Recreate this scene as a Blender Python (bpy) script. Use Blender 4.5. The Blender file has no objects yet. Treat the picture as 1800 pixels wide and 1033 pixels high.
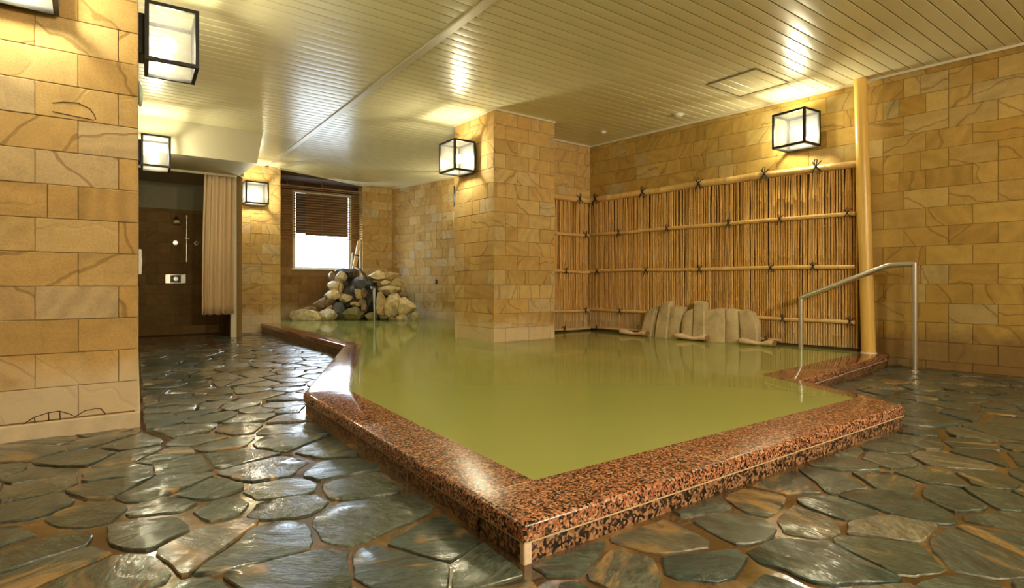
import bpy, bmesh, math, random
from mathutils import Vector, Matrix, noise
from mathutils.geometry import tessellate_polygon
random.seed(11)
C = bpy.context.scene
COL = C.collection

# ---------------------------------------------------------------- camera, world, exposure
CAM_H = 0.695            # metres above the slate floor
cam_d = bpy.data.cameras.new('camera')
cam = bpy.data.objects.new('camera', cam_d)
COL.objects.link(cam)
cam.location = (0, 0, CAM_H)
cam.rotation_euler = (math.pi/2, 0, -math.atan2(0.6, 0.8))
cam_d.sensor_width = 36
cam_d.lens = 20.0
cam_d.shift_y = -17.5/1800
cam_d.clip_start = 0.02
C.camera = cam
w = bpy.data.worlds.new('world'); C.world = w; w.use_nodes = True
w.node_tree.nodes['Background'].inputs[0].default_value = (0.75, 0.85, 1, 1)
w.node_tree.nodes['Background'].inputs[1].default_value = 0.02
C.view_settings.view_transform = 'Standard'
C.view_settings.look = 'None'
C.view_settings.exposure = 0.92
C.view_settings.gamma = 1.0
C.view_settings.use_curve_mapping = False
try:
    C.cycles.max_bounces = 8; C.cycles.diffuse_bounces = 5; C.cycles.glossy_bounces = 4
    C.cycles.transparent_max_bounces = 12; C.cycles.sample_clamp_indirect = 6.0
    C.cycles.caustics_reflective = False; C.cycles.caustics_refractive = False
except Exception: pass
LAMP = 200.0              # radiance of the lantern bulbs
REAR_FILL = 1900.0  # radiance of the unseen rear bulbs, set high as added fill
WINDOW = 9.0              # radiance of the daylit pane
LAMP_COL = (1.0, 0.91, 0.62)
REAR_FILL_COL = (1.0, 0.90, 0.70)

# ---------------------------------------------------------------- survey: from sight lines of the photograph to the plan
# plan axes: X along the ceiling boards, Y along the pool; the camera stands at the origin looking along (0.6, 0.8)
HOR = 499.0
def ray(px):
    r = (px-900)/1000.0
    return 0.8*r+0.6, 0.8-0.6*r
def at(px, py, z):
    Z = 1000*(CAM_H-z)/(py-HOR); a, b = ray(px)
    return Vector((a*Z, b*Z, z))
def on_line(px, p0, p1):
    a, b = ray(px); dx, dy = p1[0]-p0[0], p1[1]-p0[1]
    Z = (p0[0]*dy-p0[1]*dx)/(a*dy-b*dx)
    return a*Z, b*Z, Z
def on_wall(px, py, p0, p1):
    x, y, Z = on_line(px, p0, p1)
    return Vector((x, y, CAM_H-(py-HOR)/1000*Z))
def by_depth(px, py, Z):
    a, b = ray(px)
    return Vector((a*Z, b*Z, CAM_H-(py-HOR)/1000*Z))
def to_px(p):
    x = 0.8*p[0]-0.6*p[1]; Z = 0.6*p[0]+0.8*p[1]
    if Z < 0.05: return None
    return 900+1000*x/Z, HOR+1000*(CAM_H-p[2])/Z, Z

# ---------------------------------------------------------------- mesh helpers
class MB:
    def __init__(s): s.v = []; s.f = []
    def add(s, vs, fs):
        n = len(s.v); s.v += [tuple(v) for v in vs]; s.f += [tuple(i+n for i in f) for f in fs]; return s
    def box(s, x0, x1, y0, y1, z0, z1):
        return s.prism([(x0,y0),(x1,y0),(x1,y1),(x0,y1)], z0, z1)
    def prism(s, poly, z0, z1):
        n = len(poly)
        a = sum(poly[i][0]*poly[(i+1)%n][1]-poly[(i+1)%n][0]*poly[i][1] for i in range(n))
        if a < 0: poly = poly[::-1]
        z0s = z0 if hasattr(z0,'__len__') else [z0]*n; z1s = z1 if hasattr(z1,'__len__') else [z1]*n
        vs = [(p[0],p[1],z) for p,z in zip(poly,z0s)]+[(p[0],p[1],z) for p,z in zip(poly,z1s)]
        fs = [tuple(range(n-1,-1,-1)), tuple(range(n,2*n))]+[(i,(i+1)%n,n+(i+1)%n,n+i) for i in range(n)]
        return s.add(vs, fs)
    def hexa(s, lo, hi):                       # two quads (each 4 xyz), bottom and top
        return s.add(list(lo)+list(hi), [(3,2,1,0),(4,5,6,7),(0,1,5,4),(1,2,6,5),(2,3,7,6),(3,0,4,7)])
    def tube(s, pts, rad, n=8, cap=True, squash=None):
        pts = [Vector(p) for p in pts]; m = len(pts)
        rads = rad if hasattr(rad,'__len__') else [rad]*m
        base = len(s.v); ref = None
        for i, p in enumerate(pts):
            t = (pts[min(i+1,m-1)]-pts[max(i-1,0)]).normalized()
            if ref is None:
                ref = Vector((0,0,1)) if abs(t.z) < 0.9 else Vector((1,0,0))
            sd = t.cross(ref).normalized(); up = sd.cross(t).normalized(); ref = up
            for k in range(n):
                a = 2*math.pi*k/n
                c, d = math.cos(a), math.sin(a)
                if squash: c *= squash[0]; d *= squash[1]
                s.v.append(tuple(p+sd*(c*rads[i])+up*(d*rads[i])))
        for i in range(m-1):
            for k in range(n):
                a, b = base+i*n+k, base+i*n+(k+1)%n
                s.f.append((a, b, b+n, a+n))
        if cap:
            s.f.append(tuple(base+k for k in range(n-1,-1,-1)))
            s.f.append(tuple(base+(m-1)*n+k for k in range(n)))
        return s
    def cyl(s, a, b, r, n=12): return s.tube([a,b], r, n)
    def ball(s, c, r, u=12, v=8, sc=(1,1,1)):
        pts = [(c[0],c[1],c[2]-r*sc[2])]
        for j in range(1, v):
            t = math.pi*j/v-math.pi/2
            for i in range(u):
                a = 2*math.pi*i/u
                pts.append((c[0]+r*sc[0]*math.cos(t)*math.cos(a), c[1]+r*sc[1]*math.cos(t)*math.sin(a), c[2]+r*sc[2]*math.sin(t)))
        pts.append((c[0],c[1],c[2]+r*sc[2])); L = len(pts)-1
        fs = [(0, 1+(i+1)%u, 1+i) for i in range(u)]
        for j in range(v-2):
            for i in range(u):
                a, b = 1+j*u+i, 1+j*u+(i+1)%u
                fs.append((a, b, b+u, a+u))
        fs += [(L, 1+(v-2)*u+i, 1+(v-2)*u+(i+1)%u) for i in range(u)]
        return s.add(pts, fs)

def mesh_of(name, mb, mat, smooth=None, off=(0,0,0)):
    me = bpy.data.meshes.new(name)
    me.from_pydata([(v[0]-off[0], v[1]-off[1], v[2]-off[2]) for v in mb.v], [], mb.f)
    me.update()
    bm = bmesh.new(); bm.from_mesh(me); bmesh.ops.recalc_face_normals(bm, faces=bm.faces); bm.to_mesh(me); bm.free()
    if mat: me.materials.append(mat)
    if smooth is not None:
        me.shade_smooth()
        if smooth < 3: me.set_sharp_from_angle(angle=smooth)
    return me
def wpos(o):
    p = Vector((0,0,0))
    while o: p += o.location; o = o.parent
    return p
def obj(name, mb, mat, parent=None, smooth=None, local=False, label=None):
    """one mesh object; vertices come in world coordinates unless local"""
    if local: off = Vector((0,0,0)); loc = Vector((0,0,0))
    else:
        xs, ys, zs = zip(*mb.v)
        off = Vector(((min(xs)+max(xs))/2, (min(ys)+max(ys))/2, min(zs)))
        loc = off-(wpos(parent) if parent else Vector((0,0,0)))
    o = bpy.data.objects.new(name, mesh_of(name, mb, mat, smooth, off)); COL.objects.link(o)
    o.location = loc
    if parent: o.parent = parent
    if label: o['label'] = label
    return o
def tag(o, label, cat, group=None, kind=None):
    o['label'] = label; o['category'] = cat
    if group: o['group'] = group
    if kind: o['kind'] = kind
    return o
def struct(o, label, cat): return tag(o, label, cat, None, 'structure')
def thing(name, label, cat, loc=(0,0,0), rotz=0, group=None):
    o = bpy.data.objects.new(name, None); COL.objects.link(o)
    o.empty_display_size = 0.1
    o.location = loc; o.rotation_euler = (0,0,rotz)
    return tag(o, label, cat, group)
def inst(name, me, loc, rot, parent):
    o = bpy.data.objects.new(name, me); COL.objects.link(o)
    o.location = Vector(loc)-(wpos(parent) if parent else Vector((0,0,0))); o.rotation_euler = rot; o.parent = parent
    return o
def bevel_mb(mb, width, seg=2, sel=None):
    me = bpy.data.meshes.new('t'); me.from_pydata(mb.v, [], mb.f)
    bm = bmesh.new(); bm.from_mesh(me); bmesh.ops.recalc_face_normals(bm, faces=bm.faces)
    es = [e for e in bm.edges if (sel is None or sel(e))]
    bmesh.ops.bevel(bm, geom=es, offset=width, segments=seg, profile=0.5, affect='EDGES', clamp_overlap=True)
    bm.verts.index_update()
    out = MB(); out.v = [tuple(v.co) for v in bm.verts]; out.f = [tuple(v.index for v in f.verts) for f in bm.faces]
    bm.free(); bpy.data.meshes.remove(me)
    return out

# ---------------------------------------------------------------- materials
def new_mat(name):
    m = bpy.data.materials.new(name); m.use_nodes = True
    nt = m.node_tree; b = nt.nodes['Principled BSDF']
    return m, nt, b
def N(nt, t, **kw):
    n = nt.nodes.new('ShaderNode'+t)
    for k, v in kw.items():
        if k.startswith('i_'):
            key = k[2:]; key = int(key) if key.isdigit() else key.replace('_',' ')
            n.inputs[key].default_value = v
        else: setattr(n, k, v)
    return n
def LK(nt, a, b): nt.links.new(a, b)
def ramp(nt, fac, stops, mode='LINEAR'):
    r = nt.nodes.new('ShaderNodeValToRGB'); r.color_ramp.interpolation = mode
    e = r.color_ramp.elements
    while len(e) < len(stops): e.new(0.5)
    for el, (p, c) in zip(e, stops):
        el.position = p; el.color = (c[0],c[1],c[2],1) if hasattr(c,'__len__') else (c,c,c,1)
    if fac is not None: LK(nt, fac, r.inputs[0])
    return r.outputs[0]
def mixc(nt, fac, a, b, mode='MIX'):
    n = nt.nodes.new('ShaderNodeMix'); n.data_type = 'RGBA'; n.blend_type = mode
    for sock, v in ((n.inputs[0],fac),(n.inputs[6],a),(n.inputs[7],b)):
        if isinstance(v, bpy.types.NodeSocket): LK(nt, v, sock)
        elif hasattr(v,'__len__'): sock.default_value = (v[0],v[1],v[2],1)
        else: sock.default_value = v
    return n.outputs[2]
def math_(nt, op, a, b=0.0, clamp=False):
    n = nt.nodes.new('ShaderNodeMath'); n.operation = op; n.use_clamp = clamp
    for i, v in enumerate((a,b)):
        if isinstance(v, bpy.types.NodeSocket): LK(nt, v, n.inputs[i])
        else: n.inputs[i].default_value = v
    return n.outputs[0]
def bump(nt, b, h, strength, dist=0.01):
    n = N(nt, 'Bump'); n.inputs['Strength'].default_value = strength; n.inputs['Distance'].default_value = dist
    LK(nt, h, n.inputs['Height']); LK(nt, n.outputs[0], b.inputs['Normal'])
def noise_(nt, vec, scale, detail=3.0, rough=0.55, dist=0.0):
    n = N(nt, 'TexNoise'); n.inputs['Scale'].default_value = scale; n.inputs['Detail'].default_value = detail
    n.inputs['Roughness'].default_value = rough; n.inputs['Distortion'].default_value = dist
    if vec is not None: LK(nt, vec, n.inputs['Vector'])
    return n.outputs['Fac']
def rnd_coords(nt):
    tc = N(nt, 'TexCoord'); oi = N(nt, 'ObjectInfo')
    cb = N(nt, 'CombineXYZ')
    for i, k in enumerate((37.0, 91.0, 53.0)): LK(nt, math_(nt,'MULTIPLY',oi.outputs['Random'],k), cb.inputs[i])
    va = N(nt, 'VectorMath', operation='ADD'); LK(nt, tc.outputs['Object'], va.inputs[0]); LK(nt, cb.outputs[0], va.inputs[1])
    return va.outputs[0], oi.outputs['Random'], tc
def fr(nt, x, k): return math_(nt, 'FRACT', math_(nt, 'MULTIPLY', x, k))
def posz(nt):
    g = N(nt, 'NewGeometry'); sp = N(nt, 'SeparateXYZ'); LK(nt, g.outputs['Position'], sp.inputs[0])
    return g.outputs['Position'], sp.outputs[2]
def plain(name, col, rough=0.5, metal=0.0, spec=0.5, nscale=0, namt=0.15, bmp=0.0):
    m, nt, b = new_mat(name)
    b.inputs['Roughness'].default_value = rough; b.inputs['Metallic'].default_value = metal
    b.inputs['Specular IOR Level'].default_value = spec
    b.inputs['Base Color'].default_value = (*col,1)
    if nscale:
        tc = N(nt,'TexCoord'); f = noise_(nt, tc.outputs['Object'], nscale, 4)
        LK(nt, mixc(nt, f, [c*(1-namt) for c in col], [min(1,c*(1+namt)) for c in col]), b.inputs['Base Color'])
        if bmp: bump(nt, b, f, bmp, 0.004)
    return m

def make_brick(name, stops, plaster=0.65, pcol=(0.72,0.61,0.44)):
    m, nt, b = new_mat(name)
    vec, rnd, tc = rnd_coords(nt)
    rot = N(nt, 'VectorRotate', rotation_type='Y_AXIS'); LK(nt, vec, rot.inputs['Vector'])
    LK(nt, math_(nt,'MULTIPLY',fr(nt,rnd,17.31),3.1), rot.inputs['Angle'])
    base = ramp(nt, rnd, stops)
    wv = N(nt,'TexWave'); LK(nt, rot.outputs[0], wv.inputs['Vector'])
    wv.inputs['Scale'].default_value = 1.7; wv.inputs['Distortion'].default_value = 5.0
    wv.inputs['Detail'].default_value = 3.0; wv.inputs['Detail Scale'].default_value = 1.3
    band = ramp(nt, wv.outputs['Fac'], [(0.0,0.80),(0.35,1.0),(0.7,1.05),(1.0,0.92)])
    c1 = mixc(nt, math_(nt,'MULTIPLY',fr(nt,rnd,5.77),0.8), base, band, 'MULTIPLY')
    wl = N(nt,'TexWave'); LK(nt, rot.outputs[0], wl.inputs['Vector'])
    wl.inputs['Scale'].default_value = 1.5; wl.inputs['Distortion'].default_value = 8.0
    wl.inputs['Detail'].default_value = 3.5; wl.inputs['Detail Scale'].default_value = 1.0; wl.inputs['Detail Roughness'].default_value = 0.6
    line = ramp(nt, wl.outputs['Fac'], [(0.0,0.0),(0.006,0.0),(0.018,1.0),(1.0,1.0)])
    mask = math_(nt,'GREATER_THAN',fr(nt,rnd,29.3),0.40)
    lf = math_(nt,'MULTIPLY',math_(nt,'SUBTRACT',1.0,line),math_(nt,'MULTIPLY',mask,0.5))
    c2 = mixc(nt, lf, c1, (0.20,0.11,0.035))
    grain = noise_(nt, vec, 130, 2); blot = noise_(nt, vec, 9, 4, 0.6)
    c3 = mixc(nt, 0.35, c2, ramp(nt, grain, [(0.25,0.55),(0.5,1.0),(0.75,1.25)]), 'MULTIPLY')
    c3 = mixc(nt, 0.55, c3, ramp(nt, blot, [(0.25,0.68),(0.5,1.0),(0.8,1.15)]), 'MULTIPLY')
    P, z = posz(nt)
    big = noise_(nt, P, 0.9, 3)
    c3 = mixc(nt, 0.6, c3, ramp(nt, big, [(0.3,0.78),(0.6,1.06)]), 'MULTIPLY')
    # lime bloom low on the walls
    pn = noise_(nt, P, 5.0, 5, 0.65)
    h = math_(nt,'SUBTRACT',math_(nt,'ADD',0.17,math_(nt,'MULTIPLY',pn,0.36)),z)
    h = math_(nt,'MULTIPLY',h,7.0,True)
    c4 = mixc(nt, math_(nt,'MULTIPLY',h,plaster), c3, pcol)
    LK(nt, c4, b.inputs['Base Color'])
    b.inputs['Roughness'].default_value = 0.75; b.inputs['Specular IOR Level'].default_value = 0.12
    hh = math_(nt,'ADD',math_(nt,'MULTIPLY',grain,0.3),math_(nt,'ADD',math_(nt,'MULTIPLY',blot,0.7),math_(nt,'MULTIPLY',line,0.8)))
    bump(nt, b, hh, 0.35, 0.004)
    return m
M = {}
M['brick'] = make_brick('sandstone_brick', [(0.0,(0.53,0.335,0.115)),(0.25,(0.60,0.40,0.155)),(0.5,(0.49,0.315,0.115)),(0.7,(0.62,0.44,0.19)),(0.87,(0.56,0.43,0.25)),(1.0,(0.53,0.33,0.11))])
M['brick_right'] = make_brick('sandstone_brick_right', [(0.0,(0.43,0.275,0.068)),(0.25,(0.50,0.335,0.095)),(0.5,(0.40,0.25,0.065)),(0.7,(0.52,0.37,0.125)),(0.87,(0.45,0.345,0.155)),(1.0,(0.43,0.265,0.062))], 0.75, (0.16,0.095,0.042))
M['brick_dark'] = make_brick('brown_wall_tile', [(0.0,(0.19,0.105,0.035)),(0.5,(0.23,0.14,0.05)),(1.0,(0.17,0.10,0.035))], 0.0)
M['dark_marble'] = make_brick('dark_marble_tile', [(0.0,(0.05,0.025,0.012)),(0.5,(0.10,0.05,0.025)),(1.0,(0.035,0.02,0.01))], 0.0)
M['mortar'] = plain('brown_mortar', (0.26,0.16,0.065), 0.9, 0, 0.2, 30, 0.3)
M['plaster'] = plain('white_plaster', (0.48,0.455,0.33), 0.55, 0, 0.4, 60, 0.10, 0.2)
M['ceiling_board'] = None
def mk_ceiling():
    m, nt, b = new_mat('cream_ceiling_board')
    oi = N(nt,'ObjectInfo'); tc = N(nt,'TexCoord')
    c = ramp(nt, oi.outputs['Random'], [(0.0,(0.71,0.675,0.44)),(1.0,(0.76,0.715,0.48))])
    P, z = posz(nt)
    c = mixc(nt, 0.35, c, ramp(nt, noise_(nt,P,1.3,4), [(0.3,0.86),(0.65,1.0)]), 'MULTIPLY')
    LK(nt, c, b.inputs['Base Color'])
    b.inputs['Roughness'].default_value = 0.27; b.inputs['Specular IOR Level'].default_value = 0.4
    bump(nt, b, noise_(nt, tc.outputs['Object'], 25, 2), 0.05, 0.002)
    return m
M['ceiling_board'] = mk_ceiling()
M['ceiling_back'] = plain('ceiling_groove', (0.40,0.35,0.21), 0.8)
M['trim_white'] = plain('painted_trim', (0.66,0.61,0.46), 0.4)
M['alu'] = plain('aluminium_strip', (0.62,0.58,0.47), 0.38, 0.35)
M['black'] = plain('black_metal', (0.006,0.005,0.0045), 0.42, 0.3, 0.5, 40, 0.4)
M['steel'] = plain('brushed_steel', (0.62,0.60,0.55), 0.32, 0.9, 0.5, 80, 0.08)
M['chrome'] = plain('chrome', (0.75,0.75,0.72), 0.15, 1.0)
M['rope'] = plain('black_twine', (0.012,0.011,0.010), 0.8)
M['white_plastic'] = plain('white_plastic', (0.72,0.70,0.62), 0.4)
M['lamp_panel'] = plain('lantern_back_panel', (0.026,0.026,0.025), 0.6)
M['dark_plastic'] = plain('dark_plastic', (0.03,0.03,0.03), 0.4)
M['pale_green_plastic'] = plain('pale_green_plastic', (0.50,0.62,0.52), 0.35)
M['grout'] = plain('pale_grout', (0.62,0.50,0.30), 0.7, 0, 0.3, 60, 0.3)
M['shower_floor'] = plain('dark_shower_floor', (0.035,0.025,0.016), 0.4)
M['frame_white'] = plain('window_frame_paint', (0.70,0.66,0.55), 0.45)
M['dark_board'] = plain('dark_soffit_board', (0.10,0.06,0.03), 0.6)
M['headrest_cut'] = plain('headrest_end_grain', (0.30,0.16,0.08), 0.5, 0, 0.4, 60, 0.4)

def mk_wood(name, cols, axis=2, scale=6.0, rough=0.4, stretch=0.06, knots=False):
    m, nt, b = new_mat(name)
    vec, rnd, tc = rnd_coords(nt)
    mp = N(nt,'Mapping'); s = [1,1,1]; s[axis] = stretch; mp.inputs['Scale'].default_value = s
    LK(nt, vec, mp.inputs['Vector'])
    f = noise_(nt, mp.outputs[0], scale*8, 5, 0.6)
    c = ramp(nt, f, [(0.3,cols[0]),(0.55,cols[1]),(0.75,cols[2])])
    c = mixc(nt, 0.7, c, ramp(nt, rnd, [(0,0.78),(1,1.12)]), 'MULTIPLY')
    if knots:
        vo = N(nt,'TexVoronoi'); vo.inputs['Scale'].default_value = 9.0; LK(nt, vec, vo.inputs['Vector'])
        c = mixc(nt, math_(nt,'MULTIPLY',math_(nt,'LESS_THAN',vo.outputs['Distance'],0.06),0.6), c, (0.20,0.10,0.03))
    LK(nt, c, b.inputs['Base Color']); b.inputs['Roughness'].default_value = rough
    bump(nt, b, f, 0.15, 0.002)
    return m
M['post'] = mk_wood('polished_pine', [(0.62,0.385,0.085),(0.69,0.45,0.12),(0.74,0.51,0.16)], 2, 3.0, 0.32, 0.05, True)
M['headrest'] = mk_wood('pale_headrest_wood', [(0.68,0.46,0.29),(0.80,0.60,0.42),(0.86,0.68,0.50)], 0, 4.0, 0.4, 0.2)
M['slat'] = mk_wood('brown_blind_slat', [(0.20,0.10,0.042),(0.29,0.155,0.065),(0.35,0.20,0.085)], 0, 4.0, 0.42, 0.05)
M['screen'] = mk_wood('brown_reed_screen', [(0.09,0.045,0.015),(0.12,0.065,0.025),(0.14,0.08,0.03)], 0, 6.0, 0.6, 0.05)

def mk_bamboo(name, cols, rough=0.38, bleach=True):
    m, nt, b = new_mat(name)
    vec, rnd, tc = rnd_coords(nt)
    mp = N(nt,'Mapping'); mp.inputs['Scale'].default_value = (1,1,0.08); LK(nt, vec, mp.inputs['Vector'])
    f = noise_(nt, mp.outputs[0], 60, 4)
    base = ramp(nt, rnd, [(0,cols[0]),(0.4,cols[1]),(0.7,cols[2]),(1.0,cols[3])])
    c = mixc(nt, 0.5, base, ramp(nt, f, [(0.3,0.6),(0.55,1.0),(0.8,1.2)]), 'MULTIPLY')
    c = mixc(nt, 0.6, c, ramp(nt, noise_(nt,vec,4.0,3), [(0.3,0.72),(0.6,1.06)]), 'MULTIPLY')
    if bleach:
        P, z = posz(nt)
        pn = noise_(nt, P, 3.0, 4)
        h = math_(nt,'MULTIPLY',math_(nt,'SUBTRACT',math_(nt,'ADD',0.10,math_(nt,'MULTIPLY',pn,0.75)),z),2.6,True)
        c = mixc(nt, math_(nt,'MULTIPLY',h,0.6), c, (0.55,0.45,0.30))
    LK(nt, c, b.inputs['Base Color']); b.inputs['Roughness'].default_value = rough
    bump(nt, b, f, 0.2, 0.002)
    return m
M['cane'] = mk_bamboo('bamboo_cane', [(0.50,0.25,0.055),(0.70,0.41,0.11),(0.60,0.32,0.08),(0.76,0.49,0.16)])
M['rail'] = mk_bamboo('bamboo_rail', [(0.76,0.50,0.18),(0.80,0.54,0.21),(0.74,0.47,0.17),(0.78,0.52,0.22)], 0.3)
M['cane_gap_shade'] = plain('fence_gap_shade', (0.13,0.065,0.02), 0.9)

def mk_granite(name, rough, wet=False):
    m, nt, b = new_mat(name)
    g = N(nt,'NewGeometry')
    wn = N(nt,'TexNoise'); wn.inputs['Scale'].default_value = 90; LK(nt, g.outputs['Position'], wn.inputs['Vector'])
    va = N(nt,'VectorMath', operation='MULTIPLY_ADD'); LK(nt, wn.outputs['Color'], va.inputs[0]); va.inputs[1].default_value=(0.008,)*3
    LK(nt, g.outputs['Position'], va.inputs[2])
    vo = N(nt,'TexVoronoi'); vo.inputs['Scale'].default_value = 165; LK(nt, va.outputs[0], vo.inputs['Vector'])
    sp = N(nt,'SeparateColor'); LK(nt, vo.outputs['Color'], sp.inputs[0])
    c = ramp(nt, sp.outputs[0], [(0.0,(0.016,0.012,0.010)),(0.27,(0.30,0.105,0.050)),(0.52,(0.40,0.16,0.08)),(0.72,(0.50,0.26,0.14)),(0.86,(0.09,0.05,0.035)),(0.94,(0.55,0.36,0.22))], 'CONSTANT')
    c = mixc(nt, 0.6, c, ramp(nt, noise_(nt,g.outputs['Position'],7,3), [(0.3,0.75),(0.65,1.1)]), 'MULTIPLY')
    LK(nt, c, b.inputs['Base Color'])
    b.inputs['Roughness'].default_value = rough
    b.inputs['Specular IOR Level'].default_value = 0.5
    h = noise_(nt, g.outputs['Position'], 5.0 if wet else 60.0, 2)
    bump(nt, b, h, 0.10 if wet else 0.05, 0.01 if wet else 0.002)
    return m
M['granite'] = mk_granite('red_granite', 0.24)
M['granite_wet'] = mk_granite('wet_red_granite', 0.07, True)
def mk_riser():
    m, nt, b = new_mat('dark_granite_riser')
    g = N(nt,'NewGeometry')
    vo = N(nt,'TexVoronoi'); vo.inputs['Scale'].default_value = 120; LK(nt, g.outputs['Position'], vo.inputs['Vector'])
    sp = N(nt,'SeparateColor'); LK(nt, vo.outputs['Color'], sp.inputs[0])
    c = ramp(nt, sp.outputs[0], [(0.0,(0.015,0.011,0.009)),(0.36,(0.24,0.12,0.06)),(0.62,(0.38,0.21,0.11)),(0.86,(0.06,0.035,0.024))], 'CONSTANT')
    LK(nt, c, b.inputs['Base Color']); b.inputs['Roughness'].default_value = 0.3
    return m
M['riser'] = mk_riser()

def mk_slate():
    m, nt, b = new_mat('wet_slate')
    vec, rnd, tc = rnd_coords(nt)
    g = N(nt,'NewGeometry')
    rot = N(nt,'VectorRotate', rotation_type='Z_AXIS'); LK(nt, vec, rot.inputs['Vector']); LK(nt, math_(nt,'MULTIPLY',fr(nt,rnd,13.7),6.28), rot.inputs['Angle'])
    mp = N(nt,'Mapping'); mp.inputs['Scale'].default_value = (1,0.35,1); LK(nt, rot.outputs[0], mp.inputs['Vector'])
    base = ramp(nt, rnd, [(0.0,(0.058,0.090,0.080)),(0.2,(0.088,0.115,0.088)),(0.4,(0.045,0.076,0.075)),(0.6,(0.118,0.138,0.105)),(0.75,(0.07,0.103,0.092)),(0.90,(0.20,0.185,0.125)),(0.94,(0.06,0.092,0.086)),(1.0,(0.10,0.126,0.102))])
    cl = noise_(nt, mp.outputs[0], 14, 6, 0.62, 0.4); fine = noise_(nt, mp.outputs[0], 75, 5, 0.7)
    c = mixc(nt, 0.85, base, ramp(nt, cl, [(0.28,0.30),(0.5,0.68),(0.75,1.3)]), 'MULTIPLY')
    c = mixc(nt, 0.8, c, ramp(nt, fine, [(0.32,0.45),(0.5,0.95),(0.68,1.7)]), 'MULTIPLY')
    st = noise_(nt, mp.outputs[0], 5.5, 4, 0.6, 0.8)
    stain = math_(nt,'MULTIPLY',ramp(nt, st, [(0.575,0.0),(0.65,1.0)]), math_(nt,'MULTIPLY',math_(nt,'GREATER_THAN',fr(nt,rnd,7.9),0.35),0.85))
    c = mixc(nt, stain, c, (0.34,0.21,0.075))
    LK(nt, c, b.inputs['Base Color'])
    pud = noise_(nt, g.outputs['Position'], 1.6, 3)
    LK(nt, ramp(nt, pud, [(0.35,0.09),(0.65,0.34)]), b.inputs['Roughness'])
    b.inputs['Specular IOR Level'].default_value = 0.45
    b.inputs['Coat Weight'].default_value = 0.45; b.inputs['Coat IOR'].default_value = 1.36
    LK(nt, ramp(nt, pud, [(0.35,0.03),(0.65,0.16)]), b.inputs['Coat Roughness'])
    cb_ = N(nt,'Bump'); cb_.inputs['Strength'].default_value = 0.35; cb_.inputs['Distance'].default_value = 0.012
    LK(nt, cl, cb_.inputs['Height']); LK(nt, cb_.outputs[0], b.inputs['Coat Normal'])
    h = math_(nt,'ADD',math_(nt,'MULTIPLY',cl,1.0),math_(nt,'MULTIPLY',fine,0.22))
    bump(nt, b, h, 0.75, 0.014)
    return m
M['slate'] = mk_slate()
def mk_floorgrout():
    m, nt, b = new_mat('wet_brown_grout')
    g = N(nt,'NewGeometry')
    a = noise_(nt, g.outputs['Position'], 3.0, 5, 0.6); f = noise_(nt, g.outputs['Position'], 70, 3)
    c = ramp(nt, a, [(0.30,(0.035,0.020,0.010)),(0.5,(0.11,0.062,0.025)),(0.68,(0.28,0.165,0.06))])
    c = mixc(nt, 0.4, c, ramp(nt, f, [(0.3,0.6),(0.7,1.3)]), 'MULTIPLY')
    LK(nt, c, b.inputs['Base Color'])
    LK(nt, ramp(nt, a, [(0.4,0.08),(0.65,0.3)]), b.inputs['Roughness']); b.inputs['Coat Weight'].default_value = 0.6; b.inputs['Coat Roughness'].default_value = 0.05; b.inputs['Coat IOR'].default_value = 1.33
    bump(nt, b, math_(nt,'ADD',a,math_(nt,'MULTIPLY',f,0.15)), 0.25, 0.01)
    return m
M['floor_grout'] = mk_floorgrout()

def mk_water():
    m, nt, b = new_mat('milky_green_water')
    g = N(nt,'NewGeometry')
    n1 = noise_(nt, g.outputs['Position'], 0.6, 2)
    c = ramp(nt, n1, [(0.3,(0.54,0.62,0.18)),(0.7,(0.60,0.65,0.225))])
    bp = N(nt,'Bump'); bp.inputs['Strength'].default_value = 0.05; bp.inputs['Distance'].default_value = 0.02
    LK(nt, noise_(nt, g.outputs['Position'], 2.2, 2), bp.inputs['Height'])
    df = N(nt,'BsdfDiffuse'); LK(nt, c, df.inputs[0])
    tr = N(nt,'BsdfTransparent'); tr.inputs[0].default_value = (0.92,0.95,0.72,1)
    mx = N(nt,'MixShader'); mx.inputs[0].default_value = 0.42; LK(nt, df.outputs[0], mx.inputs[1]); LK(nt, tr.outputs[0], mx.inputs[2])
    gl = N(nt,'BsdfGlossy'); gl.inputs['Roughness'].default_value = 0.07; LK(nt, bp.outputs[0], gl.inputs['Normal'])
    fs = N(nt,'Fresnel'); fs.inputs['IOR'].default_value = 1.33; LK(nt, bp.outputs[0], fs.inputs['Normal'])
    m2 = N(nt,'MixShader'); LK(nt, fs.outputs[0], m2.inputs[0]); LK(nt, mx.outputs[0], m2.inputs[1]); LK(nt, gl.outputs[0], m2.inputs[2])
    LK(nt, m2.outputs[0], nt.nodes['Material Output'].inputs['Surface'])
    return m
M['water'] = mk_water()
M['cloud'] = plain('cloudy_water_depth', (0.62,0.70,0.17), 0.9, 0, 0.1, 3, 0.08)
M['ledge'] = plain('submerged_stone_ledge', (0.88,0.62,0.34), 0.7, 0, 0.2, 5, 0.12)
def mk_stream():
    m, nt, b = new_mat('falling_water')
    b.inputs['Base Color'].default_value = (0.8,0.9,0.95,1); b.inputs['Roughness'].default_value = 0.12
    b.inputs['Alpha'].default_value = 0.5
    return m
M['stream'] = mk_stream()
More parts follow.
